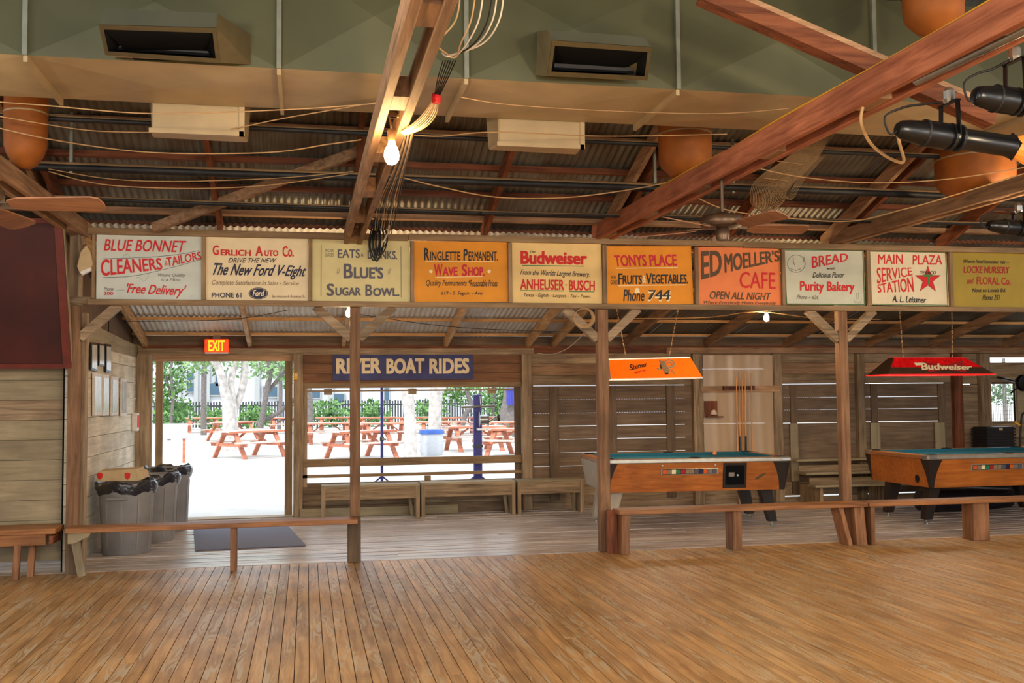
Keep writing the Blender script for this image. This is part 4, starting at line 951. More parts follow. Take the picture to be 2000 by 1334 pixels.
# loose planks below
for q, lab in (((586, 818, 1005, 985), 'pale plank lying behind the left window bench'), ((828, 895, 1000, 982), 'pale plank leaning behind the right window bench')):
    Y = 14.25; a, c = onY(q[0], q[2], Y), onY(q[1], q[3]+8, Y)
    o = B().box(a.x, Y, max(0, a.z-.05), c.x, Y+.03, max(0, a.z-.05)+.12).build('loose_plank', 'greyboard_x'); tag(o, lab, 'plank')
# bleacher steps between the tables
for (xa, xb, lab) in ((1480, 1668, 'pale stepped planks behind the first table, between third wall posts'),):
    X0, X1 = 7.15, 9.6
    t = thing('stepped_seats', 'pale stepped plank seats against the back wall between the pool tables', 'bench', ((X0+X1)/2, 13.9, 0))
    for Y, z_, d in ((13.62, .30, .22), (13.90, .46, .26), (14.18, .64, .11)):
        B().box(X0, Y, z_-.035, X1, Y+d, z_).build('step', 'greyboard_x', t, bevel=.004)
        B().box(X0+.01, Y+d-.03, z_, X1-.01, Y+d-.01, z_+.09).build('riser', 'weathered_x', t) if z_ < .6 else None
    for x_ in (X0+.1, (X0+X1)/2, X1-.12):
        B().box(x_, 13.68, 0, x_+.05, 14.3, .26).build('support', 'weathered_z', t)
# ================================================================== POOL TABLES
def pooltable(cx, cy, th, L_, W_, z, label, end_mat, front):
    t = thing('pool_table', label, 'pool table', (0, 0, 0), 'coin-operated pool tables')
    u = Vector((math.cos(th), -math.sin(th), 0)); v = Vector((math.sin(th), math.cos(th), 0)); o = Vector((cx, cy, 0))
    t.location = o+u*L_/2+v*W_/2
    def P(a, b_, h): return o+u*a+v*b_+Vector((0, 0, h))
    def hexa(b, a0, b0, a1, b1, h0, h1, i0=0):   # i0: inset at the bottom
        return b.add([P(a0+i0,b0+i0,h0),P(a1-i0,b0+i0,h0),P(a1-i0,b1-i0,h0),P(a0+i0,b1-i0,h0),P(a0,b0,h1),P(a1,b0,h1),P(a1,b1,h1),P(a0,b1,h1)],
              [(0,3,2,1),(4,5,6,7),(0,1,5,4),(1,2,6,5),(2,3,7,6),(3,0,4,7)])
    zb = z-.395; tp = .055
    hexa(B(), .02, .02, L_-.02, W_-.02, zb, z-.05, tp).build('body', 'cabinet', t)
    if end_mat: B().add([P(.02+tp-.003, .02+tp+.01, zb+.002), P(.02-.003, .03, z-.052), P(.02-.003, W_-.03, z-.052), P(.02+tp-.003, W_-.02-tp, zb+.002)], [(0,1,2,3)]).build('end_panel', end_mat, t)
    # corner skirts: black, curved inner edge
    for ca_, sg in ((0, 1), (L_, -1)):
        pts = [(0.0, z-.05)]
        w0 = .20 if front else .2
        arc = [(.11+.10*(k/6)**2.0*1.0, z-.05-(z-.05-zb)*(1-k/6)) for k in range(7)]
        arc = [(.10+.09*math.cos(math.pi/2*(1-k/6))**1.0*0+.05*(1-math.sin(math.pi*k/6*.5)), zb+(z-.05-zb)*k/6) for k in range(7)]
        arc = [(.12-.055*math.sin(math.pi/2*k/6)**.8+.05*(k/6)**3, zb+(z-.05-zb)*k/6) for k in range(7)]
        if sg > 0: arc = [(.06+.09*(k/6)**2, zb+(z-.05-zb)*k/6) for k in range(7)]
        else: arc = [(.075+.09*(k/6)**2, zb+(z-.05-zb)*k/6) for k in range(7)]
        poly = []
        for a_, h in arc: f = (h-zb)/(z-.05-zb); poly.append((a_+tp*(1), h, f))
        outer = [(tp+.012, zb, 0), (.008, z-.05, 1)]
        Q = [P(ca_+sg*a_, .012+tp*(1-f), h) for a_, h, f in poly]+[P(ca_+sg*outer[1][0], .012, z-.05), P(ca_+sg*outer[0][0], .012+tp, zb)]
        B().prism(Q, v*.02).build('corner_skirt', 'black_laminate', t)
        # on the end face
        Q = [P(ca_+sg*(.012+tp*(1-f)), a_*.9, h) for a_, h, f in poly]+[P(ca_+sg*.012, .008, z-.05), P(ca_+sg*(.012+tp), tp+.012, zb)]
        B().prism(Q, u*sg*.02).build('corner_skirt', 'black_laminate', t)
        Q = [P(ca_+sg*(.012+tp*(1-f)), W_-a_*.6, h) for a_, h, f in poly]+[P(ca_+sg*.012, W_-.008, z-.05), P(ca_+sg*(.012+tp), W_-tp-.012, zb)]
        B().prism(Q, u*sg*.02).build('corner_skirt', 'black_laminate' if not end_mat else end_mat, t)
    # top rails
    r = .13
    hexa(B(), 0, 0, L_, r, z-.05, z).build('rail', 'rail_metal', t, bevel=.008); hexa(B(), 0, W_-r, L_, W_, z-.05, z).build('rail', 'rail_wood', t, bevel=.008)
    hexa(B(), 0, r, r, W_-r, z-.05, z).build('rail', 'rail_wood', t, bevel=.008); hexa(B(), L_-r, r, L_, W_-r, z-.05, z).build('rail', 'rail_wood', t, bevel=.008)
    hexa(B(), .02, .02, L_-.02, r*.6, z+.0005, z+.003).build('rail_top', 'rail_wood', t)
    for a_, b_ in ((0, 0), (L_-.14, 0), (0, W_-.14), (L_-.14, W_-.14)): hexa(B(), a_-.004, b_-.004, a_+.144, b_+.144, z-.056, z+.006).build('corner_cap', 'steel', t, bevel=.02)
    hexa(B(), r-.01, r-.01, L_-r+.01, W_-r+.01, z-.05, z-.035).build('playing_field', 'felt', t)
    for q in ((r-.005, r-.005, L_-r+.005, r+.04), (r-.005, W_-r-.04, L_-r+.005, W_-r+.005), (r-.005, r, r+.04, W_-r), (L_-r-.04, r, L_-r+.005, W_-r)):
        hexa(B(), *q, z-.036, z+.002).build('cushion', 'felt', t)
    for a_ in (.11, L_/2, L_-.11):
        for b_ in (.10, W_-.10):
            B().lathe([(.066, -.012), (.066, .010), (.05, .011), (.05, -.01)], P(a_, b_, z), 16).build('pocket', 'pocket', t)
    # legs splayed outward
    for a_, sg in ((.24, -1), (L_-.24, 1)):
        for b_ in (.30, W_-.30):
            p0, p1 = P(a_, b_, zb), P(a_+sg*.09, b_, .05)
            lw = .075
            B().add([p0-u*lw-v*lw, p0+u*lw-v*lw, p0+u*lw+v*lw, p0-u*lw+v*lw, p1-u*.05-v*.05, p1+u*.05-v*.05, p1+u*.05+v*.05, p1-u*.05+v*.05], [(0,1,2,3),(4,7,6,5),(0,4,5,1),(1,5,6,2),(2,6,7,3),(3,7,4,0)]).build('leg', 'grey_laminate' if (end_mat and sg < 0) else 'black_laminate', t)
            B().lathe([(.035, 0), (.035, .012), (.012, .018), (.012, .052)], (p1.x, p1.y, 0), 12).build('levelling_foot', 'steel', t)
    # ball window with balls, coin box
    def fr(a_, h, out=.0):     # a point on the sloped front face
        f = (h-zb)/(z-.05-zb); return P(a_, .02+tp*(1-f)-out, h)
    hw = (front['win'])
    B().prism([fr(hw[0]-.02, zb+.20, .002), fr(hw[1]+.02, zb+.20, .002), fr(hw[1]+.02, zb+.275, .002), fr(hw[0]-.02, zb+.275, .002)], v*-.008).build('ball_window_frame', 'rail_metal', t, bevel=.004)
    B().prism([fr(hw[0], zb+.208, .004), fr(hw[1], zb+.208, .004), fr(hw[1], zb+.267, .004), fr(hw[0], zb+.267, .004)], v*-.009).build('ball_window', 'black_inside', t)
    cols = ['orangep', 'faint', 'cream', 'green', 'maroonp', 'faint', 'faint', 'slate', 'navy', 'orangep', 'grey', 'slate', 'green', 'crimson']
    nb = 12
    for k in range(nb):
        a_ = hw[0]+(hw[1]-hw[0])*(k+.5)/nb; w_ = (hw[1]-hw[0])/nb*.46
        B().prism([fr(a_-w_, zb+.213, .014), fr(a_+w_, zb+.213, .014), fr(a_+w_, zb+.262, .014), fr(a_-w_, zb+.262, .014)], v*-.003).build('ball_card', 'paint_'+cols[k], t)
    if front.get('coin'):
        a0, a1 = front['coin']
        B().prism([fr(a0, zb+.03, .002), fr(a1, zb+.03, .002), fr(a1, z-.06, .002), fr(a0, z-.06, .002)], v*-.012).build('coin_door', 'black_laminate', t, bevel=.004)
        B().prism([fr(a0+.03, zb+.07, .016), fr(a1-.03, zb+.07, .016), fr(a1-.03, z-.09, .016), fr(a0+.03, z-.09, .016)], v*-.006).build('coin_panel', 'black_inside', t)
        B().prism([fr(a0+.06, zb+.17, .024), fr(a0+.13, zb+.17, .024), fr(a0+.13, zb+.22, .024), fr(a0+.06, zb+.22, .024)], v*-.02).build('coin_slot', 'steel', t, bevel=.004)
        p = fr(a0+.17, zb+.185, .03); B().lathe([(.012, -.01), (.012, .01)], p, 10, axis=1).build('coin_button', 'steel', t)
        pp = [fr(a1+.10, zb+.13, .004), fr(a1+.14, zb+.125, .004), fr(a1+.24, zb+.19, .004), fr(a1+.25, zb+.21, .004), fr(a1+.18, zb+.19, .004)]
        B().add(pp, [(0,1,2,3,4)]).build('maker_mark', 'paint_brown', t)
    # ball return hole on the left end
    h = zb+.10; f = (h-zb)/(z-.05-zb); c_ = P(.02+tp*(1-f)-.006, .32, h)
    B().add([c_+v*(.045*math.cos(k*math.pi/8))+Vector((0, 0, .055*math.sin(k*math.pi/8))) for k in range(16)], [tuple(range(16))]).build('return_hole', 'pocket', t)
    for a_ in (hw[0]+.0, hw[1]-.02):
        p = fr(a_, zb+.315, .004); B().lathe([(.01, -.004), (.01, .004)], p, 8, axis=1).build('screw', 'steel', t)
    return t, P
tA, PA = pooltable(3.42, 11.75, math.radians(5), 2.34, 1.42, .85, 'pool table with a pale worn end panel and orange wood sides, left one', 'grey_laminate', dict(win=(.75, 1.42), coin=(1.50, 1.79)))
tB, PB = pooltable(7.36, 11.2, math.radians(0), 2.34, 1.45, .85, 'pool table with black corner skirts, right one, cut by the picture edge', None, dict(win=(.62, 1.30)))
p = PA(1.72, 1.05, .845); o = B().lathe([(.004,-.028),(.016,-.023),(.025,-.012),(.028,0),(.025,.012),(.016,.023),(.004,.028)], p, 16).build('pool_ball', 'horn_brown', None, smooth=True); tag(o, 'brownish ball lying on the felt of the left pool table', 'ball')
# ================================================================== TABLE LAMPS
def tlamp(name, label, quad, Y, depth, mats, chains):
    tl, tr, br, bl = [Vector(onY(*p, Y)) for p in quad]
    tl.y = tr.y = Y+depth*.36; t = thing(name, label, 'lamp', (bl+br)/2)
    # front, back, ends, top
    tlb, trb = tl+Vector((0, depth*.28, 0)), tr+Vector((0, depth*.28, 0)); blb, brb = bl+Vector((0, depth, 0)), br+Vector((0, depth, 0))
    th_ = Vector((0, .006, 0))
    if len(mats) == 1:
        B().add([tl, tr, br, bl, tl+th_, tr+th_, br+th_, bl+th_], [(0,1,2,3),(4,7,6,5),(0,4,5,1),(1,5,6,2),(2,6,7,3),(3,7,4,0)]).build('front_panel', mats[0], t)
    else:
        def mx_(s): return tl+(bl-tl)*s, tr+(br-tr)*s
        s = .56; ml_, mr_ = mx_(s)
        B().prism([tl, tr, mr_, ml_], th_).build('front_panel', mats[0], t); B().prism([ml_, mr_, br, bl], th_).build('lower_panel', mats[1], t)
        a0 = ml_+(mr_-ml_)*.28; a1 = ml_+(mr_-ml_)*.40; a2 = tl+(tr-tl)*.12
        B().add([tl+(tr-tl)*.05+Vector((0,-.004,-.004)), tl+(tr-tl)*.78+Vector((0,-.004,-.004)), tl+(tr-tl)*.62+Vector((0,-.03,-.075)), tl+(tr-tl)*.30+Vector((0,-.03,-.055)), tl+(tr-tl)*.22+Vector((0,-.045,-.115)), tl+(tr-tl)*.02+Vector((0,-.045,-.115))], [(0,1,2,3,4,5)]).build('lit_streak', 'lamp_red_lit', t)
    B().prism([tlb, trb, brb, blb], th_*-1).build('rear_panel', mats[0], t)
    for a_, b_, c_, d_ in ((tl, tlb, blb, bl), (tr, trb, brb, br)):
        B().prism([a_, b_, c_, d_], (.005, 0, 0)).build('end_panel', mats[-1], t)
    B().prism([tl, tr, trb, tlb], (0, 0, .008)).build('top_cap', 'rail_metal' if len(mats) == 1 else mats[0], t)
    for p_, q_ in ((bl, br), (br, brb), (brb, blb), (blb, bl)) + (((tl, bl), (tl, tr)) if len(mats) == 1 else ()):
        B().beam(p_, q_, .014, .014).build('edge_trim', 'rail_metal' if len(mats) == 1 else 'lamp_red_lit', t)
    pl_ = bpy.data.lights.new('lamp_light', 'AREA'); pl_.shape = 'RECTANGLE'; pl_.size = (br-bl).length*.8; pl_.size_y = depth*.6; pl_.energy = 16; pl_.color = (1, .84, .62)
    lo = bpy.data.objects.new('lamp_light', pl_); COL.objects.link(lo); lo.parent = t; lo.location = Vector((0, depth*.5, .07))
    for s, xt in chains:
        a_ = tl+(tr-tl)*s+Vector((0, depth*.14, 0)); top_ = Vector((a_.x+xt, a_.y, ZA(a_.y)-.09)); (B().box(tl.x-.5, a_.y-.02, ZA(a_.y)-.09, tr.x+.5, a_.y+.02, ZA(a_.y)-.07).build('hanging_strip', 'weathered_x', ca) if s < .5 else None); n_ = 12
        for k in range(n_):
            p_ = a_+(top_-a_)*(k/n_); q_ = a_+(top_-a_)*((k+.8)/n_)
            B().beam(p_, q_, .016 if k % 2 else .006, .006 if k % 2 else .016, up=(0, 1, 0)).build('chain_link', 'rope', t)
    return t, (tl, tr, br, bl)
tS, qs = tlamp('orange_lamp', 'orange pool table lamp with a ram emblem hanging over the left table', ((1196,701),(1358,697),(1372,738),(1192,741)), 12.1, .5, ['lamp_orange'], ((.24, -.12), (.76, .14)))
CS = (1180, 690, 9.0909)
def face(q, quadpx):
    """bilinear: picture point -> lamp front face"""
    (x0, y0), (x1, y1), (x2, y2), (x3, y3) = quadpx; tl, tr, br, bl = q
    def f(p):
        w = .5
        for _ in range(8):
            lx, ly = x0+(x3-x0)*w, y0+(y3-y0)*w; rx, ry = x1+(x2-x1)*w, y1+(y2-y1)*w
            u = (p[0]-lx)/(rx-lx); top = y0+(y1-y0)*u; bot = y3+(y2-y3)*u; w = (p[1]-top)/(bot-top)
        return (tl*(1-u)+tr*u)*(1-w)+(bl*(1-u)+br*u)*w+Vector((0, -.006, 0))
    return f
fS = face(qs, ((1196,701),(1358,697),(1372,738),(1192,741)))
letter(tS, CS, 'Shiner', ((495,195),(815,140),(818,225),(492,305)), 'black', .012, mapf=fS); letter(tS, CS, 'BOCK', ((555,325),(770,280),(775,310),(560,365)), 'crimson', .012, mapf=fS)
blob(tS, CS, [(1062,180),(1085,130),(1130,120),(1150,180),(1170,250),(1200,290),(1165,340),(1150,372),(1095,372),(1080,330),(1065,260)], 'faint', 'ram_face', mapf=fS)
blob(tS, CS, [(1085,345),(1160,345),(1150,372),(1100,374)], 'black', 'ram_muzzle', mapf=lambda p: fS(p)+Vector((0,-.001,0))); blob(tS, CS, [(1035,200),(1058,190),(1060,270),(1035,285)], 'black', 'ram_ear', mapf=fS)
strokes(tS, CS, [ell(1220,180,85,70,16,-170,120), ell(1215,190,45,35,12,-180,90), [(1040,130),(1060,120),(1070,200)], [(970,255),(1000,285),(1040,285)], [(1200,280),(1240,320),(1255,370)]], .018, 'faint', name='ram_horn', mapf=fS)
tR, qr = tlamp('red_lamp', 'red and dark glass pool table lamp with cream script over the right table', ((1762,698),(1903,698),(1944,731),(1734,732)), 11.65, .5, ['lamp_red', 'lamp_smoke'], ((.17, -.04), (.86, .02)))
CR = (1750, 600, 4.448); fR = face(qr, ((1762,698),(1903,698),(1944,731),(1734,732)))
blob(tR, CR, [(290,468),(460,500),(640,458),(618,565),(450,540),(285,565)], 'maroonp', 'bow_tie', mapf=fR)
letter(tR, CR, 'Budweiser', ((240,478),(695,500),(680,540),(238,545)), 'paint_cream', .025, .25, mapf=lambda p: fR(p)+Vector((0, -.048, 0)) if False else fR(p)+Vector((0, -.006, 0)))
blob(tR, CR, [(200,480),(270,478),(268,500),(205,505)], 'cream', 'script_flourish', mapf=lambda p: fR(p)+Vector((0, -.006, 0)))
# ================================================================== CUE WALL
YC = YB-.10
o = struct('cue_wall_sheet'); o.name = 'plastic_sheet'; del o['kind']; tag(o, 'clear plastic sheet hanging over the boards behind the pool cues', 'sheet'); o.location = (bX(1440), YC, .9)
b_ = B(); n_ = 60; X0, X1 = bX(1372), bX(1508); vs = []
for i in range(n_+1):
    xx = X0+(X1-X0)*i/n_; 
    for zz in (.5, 1.2, 2.2): vs.append((xx, YC+.028+.010*math.sin(i*.33+zz)+.006*math.sin(i*.81+zz*2), zz))
b_.add(vs, [(3*i+j, 3*i+3+j, 3*i+4+j, 3*i+1+j) for i in range(n_) for j in (0, 1)]).build('sheet', 'clear_plastic', o, smooth=True)
t = thing('cue_rack', 'wooden rail with a notched cue holder behind the left pool table', 'rack', (bX(1440), YC, bZ(765, 1440)))
B().box(bX(1366), YC-.01, bZ(766, 1440), bX(1520), YC+.02, bZ(754, 1440)).build('rail', 'dusty_x', t, bevel=.004)
a = onY(1412, 754, YC-.03); c = onY(1473, 764, YC-.03); B().box(a.x, YC-.06, c.z+.02, c.x, YC-.012, a.z).build('notched_holder', 'redwood_x', t)
for k in range(9):
    xx = a.x+.1+k*(c.x-a.x-.15)/8; B().box(xx-.006, YC-.064, c.z+.03, xx+.006, YC-.06, c.z+.055).build('notch', 'pocket', t)
for k, (xt, yt, xb_, yb_, blk) in enumerate(((1438,735,1441,882,0), (1443,725,1446,880,1), (1449,740,1451,880,0), (1455,725,1457,880,1), (1467,728,1469,880,0))):
    top = onY(xt, yt, YC-.07); bot = onY(xb_, yb_, YC-.10); d_ = (top-bot); zlen = (bot.z-.5)
    foot = bot-d_*(zlen/d_.z)
    foot.z = max(foot.z, .012); 
    t = thing('pool_cue', ('leftmost of the five cues standing in the rack', 'second cue from the left, with a black butt', 'third cue from the left, darker wood', 'fourth cue from the left, with a black butt', 'rightmost cue, standing apart from the other four')[k], 'pool cue', foot, 'pool cues in the rack')
    full = top-foot
    B().tube([foot+full*s for s in (0, .25, .5, .75, 1)], [.0145, .013, .011, .0085, .006], 10).build('shaft', 'cue', t, smooth=True)
    B().tube([foot, foot+full*.02, foot+full*(.34 if blk else .16)], [.0155, .0158, .0142], 10).build('butt', 'black_metal' if blk else 'redwood_z', t, smooth=True)
t = thing('cue_shelf', 'low ledge on which the cues stand behind the left pool table', 'shelf', (bX(1450), YC-.1, 0))
B().box(bX(1430), YC-.2, .44, bX(1480), YC+.03, .5).build('ledge', 'weathered_x', t); B().box(bX(1432), YC-.05, 0, bX(1436), YC, .44).build('leg', 'weathered_z', t); B().box(bX(1474), YC-.05, 0, bX(1478), YC, .44).build('leg', 'weathered_z', t)
t = thing('small_wall_shelf', 'small reddish wall shelf left of the cues', 'shelf', onY(1388, 815, YC))
a, c = onY(1377, 814, YC), onY(1401, 783, YC); B().box(a.x, YC-.0, a.z, c.x, YC+.02, c.z).build('back_board', 'redwood_z', t); B().box(a.x, YC-.09, a.z-.012, c.x+.06, YC+.01, a.z+.006).build('ledge', 'redwood_x', t)
cc = onY(1394, 806, YC-.04); o = B().lathe([(.045,-.03),(.05,-.02),(.045,.01),(.03,.035),(.01,.045)], cc, 14).build('cone_chalk', 'cork', None, smooth=True); tag(o, 'pale cone of hand chalk on the small wall shelf', 'chalk')
# ================================================================== FAR RIGHT CORNER
w1 = struct('window_1', (XR0, YB, 1.2))
za, zb_ = bZ(830, 1960), bZ(750, 1960)
B().box(XR0-.03, YB-.02, za-.03, XR0, YB+.05, zb_+.03).build('window_frame', 'weathered_z', w1); B().box(XR1, YB-.02, za-.03, XR1+.03, YB+.05, zb_+.03).build('window_frame', 'weathered_z', w1)
B().box(XR0-.03, YB-.02, zb_, XR1+.03, YB+.05, zb_+.03).build('window_frame', 'weathered_x', w1)
B().box(bX(1932), YB, 1.15, XR1, YB+.03, za).build('sill_board', 'weathered_x', w1) if za > 1.15 else None
for k in range(14):
    xx = XR0+(XR1-XR0)*(k+.5)/14; B().box(xx-.003, YB+.08, za, xx+.003, YB+.086, zb_).build('mesh_wire', 'seam', w1)
for k in range(10):
    zz = za+(zb_-za)*(k+.5)/10; B().box(XR0, YB+.086, zz-.002, XR1, YB+.09, zz+.002).build('mesh_wire', 'seam', w1)
Y = 13.9; a, c = onY(1930, 905, Y), onY(1984, 831, Y)
t = thing('black_crates', 'stack of black ribbed crates below the right-hand window', 'crate', ((a.x+c.x)/2, Y, 0))
B().box(a.x+.02, Y+.02, 0, c.x-.02, Y+.36, c.z-.02).build('body', 'ac_black', t)
zz = 0
while zz < c.z-.04:
    B().box(a.x, Y, zz, c.x, Y+.38, zz+.025).build('rib', 'ac_black', t); zz += .045
q = onY(1955, 838, Y-.01); B().box(q.x-.03, Y-.012, q.z-.02, q.x+.03, Y-.002, q.z+.02).build('tag', 'cardboard', t)
t = thing('wall_fan', 'black fan mounted high at the right edge', 'fan', onY(2000, 745, 13.6))
p = onY(1998, 748, 13.6); B().lathe([(.05,-.06),(.11,-.05),(.13,0),(.12,.02),(.02,.03)], p, 18, axis=1).build('head', 'black_metal', t, smooth=True); B().tube([p, onY(1974, 768, 13.7)], .012, 8).build('arm', 'black_metal', t); B().tube([p, p+Vector((.1, .7, .1))], .02, 8).build('mount', 'black_metal', t)
t = thing('hand_truck', 'tan and black upright handle at the right edge beside the crates', 'handle', onZ(1996, 940, 0))
p = onY(1994, 900, 13.3); P = smooth_path([Vector((p.x, 13.3, 0)), Vector((p.x-.0, 13.3, .7)), onY(1993, 850, 13.3), onY(1996, 812, 13.3), onY(2006, 806, 13.3), onY(2016, 815, 13.3), onY(2018, 860, 13.3)]); B().tube(P, .014, 8).build('tube_handle', 'cable_black', t, smooth=True)
B().beam(onY(1982, 824, 13.28), onY(1992, 831, 13.28), .02, .03).build('grip', 'yellow_plastic', t); B().beam(Vector((p.x+.03, 13.3, 0)), onY(1997, 870, 13.3), .03, .02, up=(0,1,0)).build('wooden_slat', 'cue', t)
t = thing('equipment_case', 'black bag lying on the floor under the right pool table', 'bag', (8.6, 12.4, 0))
B().lathe([(.05,-.5),(.13,-.48),(.16,-.3),(.17,.3),(.13,.9),(.05,.95)], (8.6, 12.6, .155), 18, axis=0).build('body', 'bag_black', t, smooth=True)
# ================================================================== TRASH CANS
def can(cx, cy, label, H=.72, r=.27, bag=True):
    t = thing('trash_can', label, 'trash can', (cx, cy, 0), 'grey trash cans left of the doorway')
    B().lathe([(r*.80, 0), (r*.84, .02), (r*.95, H*.82), (r*1.0, H*.86), (r*1.0, H*.9), (r*1.04, H*.91), (r*1.05, H*.98), (r*1.0, H), (r*.94, H), (r*.92, H*.9), (r*.8, .05)], (cx, cy, 0), 36).build('body', 'trash_grey', t, smooth=True)
    for a_ in (-100, 80):
        q = math.radians(a_); ex = Vector((math.cos(q), math.sin(q), 0)); ey = Vector((-ex.y, ex.x, 0)); c_ = Vector((cx, cy, H*.80))+ex*r*.98
        P = [c_-ey*.09+ex*-.02, c_-ey*.085+ex*.035, c_+ey*.085+ex*.035, c_+ey*.09+ex*-.02]; B().tube(P, .016, 8).build('handle', 'trash_grey', t)
        B().beam(c_-ey*.09-Vector((0,0,.06)), c_-ey*.09+Vector((0,0,.06)), .02, .03).build('handle_rib', 'trash_grey', t); B().beam(c_+ey*.09-Vector((0,0,.06)), c_+ey*.09+Vector((0,0,.06)), .02, .03).build('handle_rib', 'trash_grey', t)
    for k in range(10):
        q = k*math.pi/5+.3; e_ = Vector((math.cos(q), math.sin(q), 0)); B().beam(Vector((cx, cy, .05))+e_*r*.85, Vector((cx, cy, H*.8))+e_*r*.95, .02, .012).build('body_rib', 'trash_grey', t)
    if bag:
        n_ = 40; vs = []; prof = [(1.02, H-.10), (1.075, H-.05), (1.07, H+.0), (1.0, H+.012), (.9, H-.06), (.3, H-.14)]
        for i_, (rr, h) in enumerate(prof):
            for j in range(n_):
                q = 2*math.pi*j/n_; w_ = 1+.02*math.sin(7*q+i_)+.012*math.sin(17*q); hh = h+(.018*math.sin(5*q+cx)+.01*math.sin(13*q) if i_ in (0, 2, 3) else 0)
                vs.append((cx+r*rr*w_*math.cos(q), cy+r*rr*w_*math.sin(q), hh))
        B().add(vs, [(i_*n_+j, i_*n_+(j+1) % n_, (i_+1)*n_+(j+1) % n_, (i_+1)*n_+j) for i_ in range(5) for j in range(n_)]).build('bag_liner', 'bag_black', t, smooth=True)
    return t
c1 = (onZ(188, 1088, 0)+onZ(283, 1085, 0))/2
can(c1.x+.01, c1.y+.25, 'large grey trash can nearest the camera with a carton on top', .74, .29)
can(-1.72, 12.45, 'grey trash can in the middle, just behind the nearest one', .76, .27); can(-1.68, 13.35, 'grey trash can farthest back beside the doorway', .78, .27)
t = thing('long_carton', 'flat pale carton with red shield marks on the nearest trash can', 'box', (c1.x, c1.y+.15, .76))
pts = [onY(x_, y_, c1.y+.08) for x_, y_ in ((188,940),(268,940),(280,936),(268,916),(192,921))]
B().prism(pts, (.02, .28, .01)).build('carton', 'cardboard', t, bevel=.004)
B().prism([onY(x_, y_, c1.y+.07) for x_, y_ in ((266,918),(270,939),(281,934),(276,921))], (.02, .26, .0)).build('end_flap', 'cardboard', t)
for q in (195, 249):
    P = [(q-6, 925), (q, 923), (q+6, 925), (q+5, 933), (q, 937.5), (q-5, 933)]
    blob(t, I1, P, 'red', 'shield_mark', Y=c1.y+.08, back=.004)
t = thing('small_carton_stack', 'small pale cartons stacked between the rear trash cans', 'box', (-1.50, 12.72, 0))
a = onZ(305, 1047, 0); B().box(a.x, a.y, 0, a.x+.09, a.y+.25, .24).build('lower_carton', 'cardboard', t); B().box(a.x-.01, a.y, .24, a.x+.07, a.y+.25, .46).build('upper_carton', 'cardboard', t)
t.location = (a.x, a.y, 0)
for ch in t.children: ch.location = -Vector(t.location)+Vector((-1.50, 12.72, 0))
# door mat
q = [onZ(*p_, .0) for p_ in ((378,1036),(562,1029),(597,1067),(381,1077))]
o = B().prism([v_+Vector((0,0,.005)) for v_ in q], (0, 0, .012)).build('floor_mat', 'rubber_mat'); tag(o, 'blue-grey rubber mat on the floor inside the doorway', 'mat')
cc = sum(q, Vector())/4
# ================================================================== OUTSIDE
g = B().box(-80, YB+.03, -.3, 110, 140, -.02).build('ground', 'gravel'); g['kind'] = 'structure'
def picnic():
    t = thing('picnic_table', '', 'picnic table', (0, 0, 0), 'red picnic tables in the yard')
    for k in range(5): B().box(-.92, -.36+k*.146, .72, .92, -.36+k*.146+.14, .76).build('top_plank', 'picnic_sunlit', t)
    for s in (-1, 1):
        for k in range(2): B().box(-.92, s*.74-.14+k*.142, .42, .92, s*.74-.14+k*.142+.136, .46).build('seat_plank', 'picnic_sunlit', t)
    for x_ in (-.66, .66):
        for s in (-1, 1): B().beam((x_, s*.74, 0), (x_, s*.24, .72), .045, .14, up=(1, 0, 0)).build('leg', 'picnic', t)
        B().box(x_-.055, -.86, .33, x_-.02, .86, .42).build('crosspiece', 'picnic', t); B().box(x_-.055, -.34, .64, x_-.02, .34, .72).build('crosspiece', 'picnic', t)
        [0 for _ in ()]; B().box(-.93, -.375, .70, .93, -.362, .755).build('edge_board', 'picnic', t) if x_ > 0 else None
        B().beam((x_*.95, 0, .37), (x_*.25, 0, .70), .04, .08, up=(0, 1, 0)).build('brace', 'picnic', t)
    return t
proto = picnic()
spots = [(488, 893, 38, 'red picnic table standing alone in front of the forked white tree'), (706, 895, 30, 'nearest picnic table in the window view, behind the second post'), (1016, 890, -40, 'picnic table at the right edge of the window view'), (926, 880, 10, 'picnic table between the blue barrel and the blue mast'),
 (455, 860, 50, 'picnic table left of the white forked tree, farther back'), (640, 866, 4, 'second-row picnic table at the left edge of the window view'), (752, 866, 6, 'second-row picnic table just left of the white trunk'), (862, 862, -8, 'second-row picnic table behind the blue barrel'), (972, 864, 10, 'second-row picnic table right of the blue mast'),
 (560, 846, 6, 'far picnic table at the right edge of the doorway view'), (655, 845, -4, 'far-row picnic table left in the window view'), (735, 846, 5, 'far-row picnic table right of the second post'), (812, 846, -3, 'far-row picnic table behind the white trunk'), (898, 847, 2, 'far-row picnic table in the middle right of the window view'), (984, 846, -3, 'far-row picnic table near the big grey trunk'), (395, 845, 12, 'far picnic table behind the whitewashed counter')]
for k, (x_, y_, rz, lab) in enumerate(spots):
    o = proto if k == 0 else copy_tree(proto); p = onZ(x_, y_, -.02); relabel(o, lab, p, math.radians(rz))
# plain white counter left in the doorway
p = onZ(340, 905, -.02); t = thing('serving_counter', 'whitewashed counter at the left of the doorway view', 'table', p)
sc_ = p.y/2000
B().box(p.x-.9, p.y, .62, p.x+.28, p.y+.5, .68).build('top', 'building_white', t); B().box(p.x-.9, p.y+.44, .68, p.x+.28, p.y+.5, 1.0).build('backboard', 'building_white', t)
for x_ in (-.8, .2): B().box(p.x+x_, p.y+.05, -.02, p.x+x_+.07, p.y+.12, .62).build('leg', 'picnic', t)
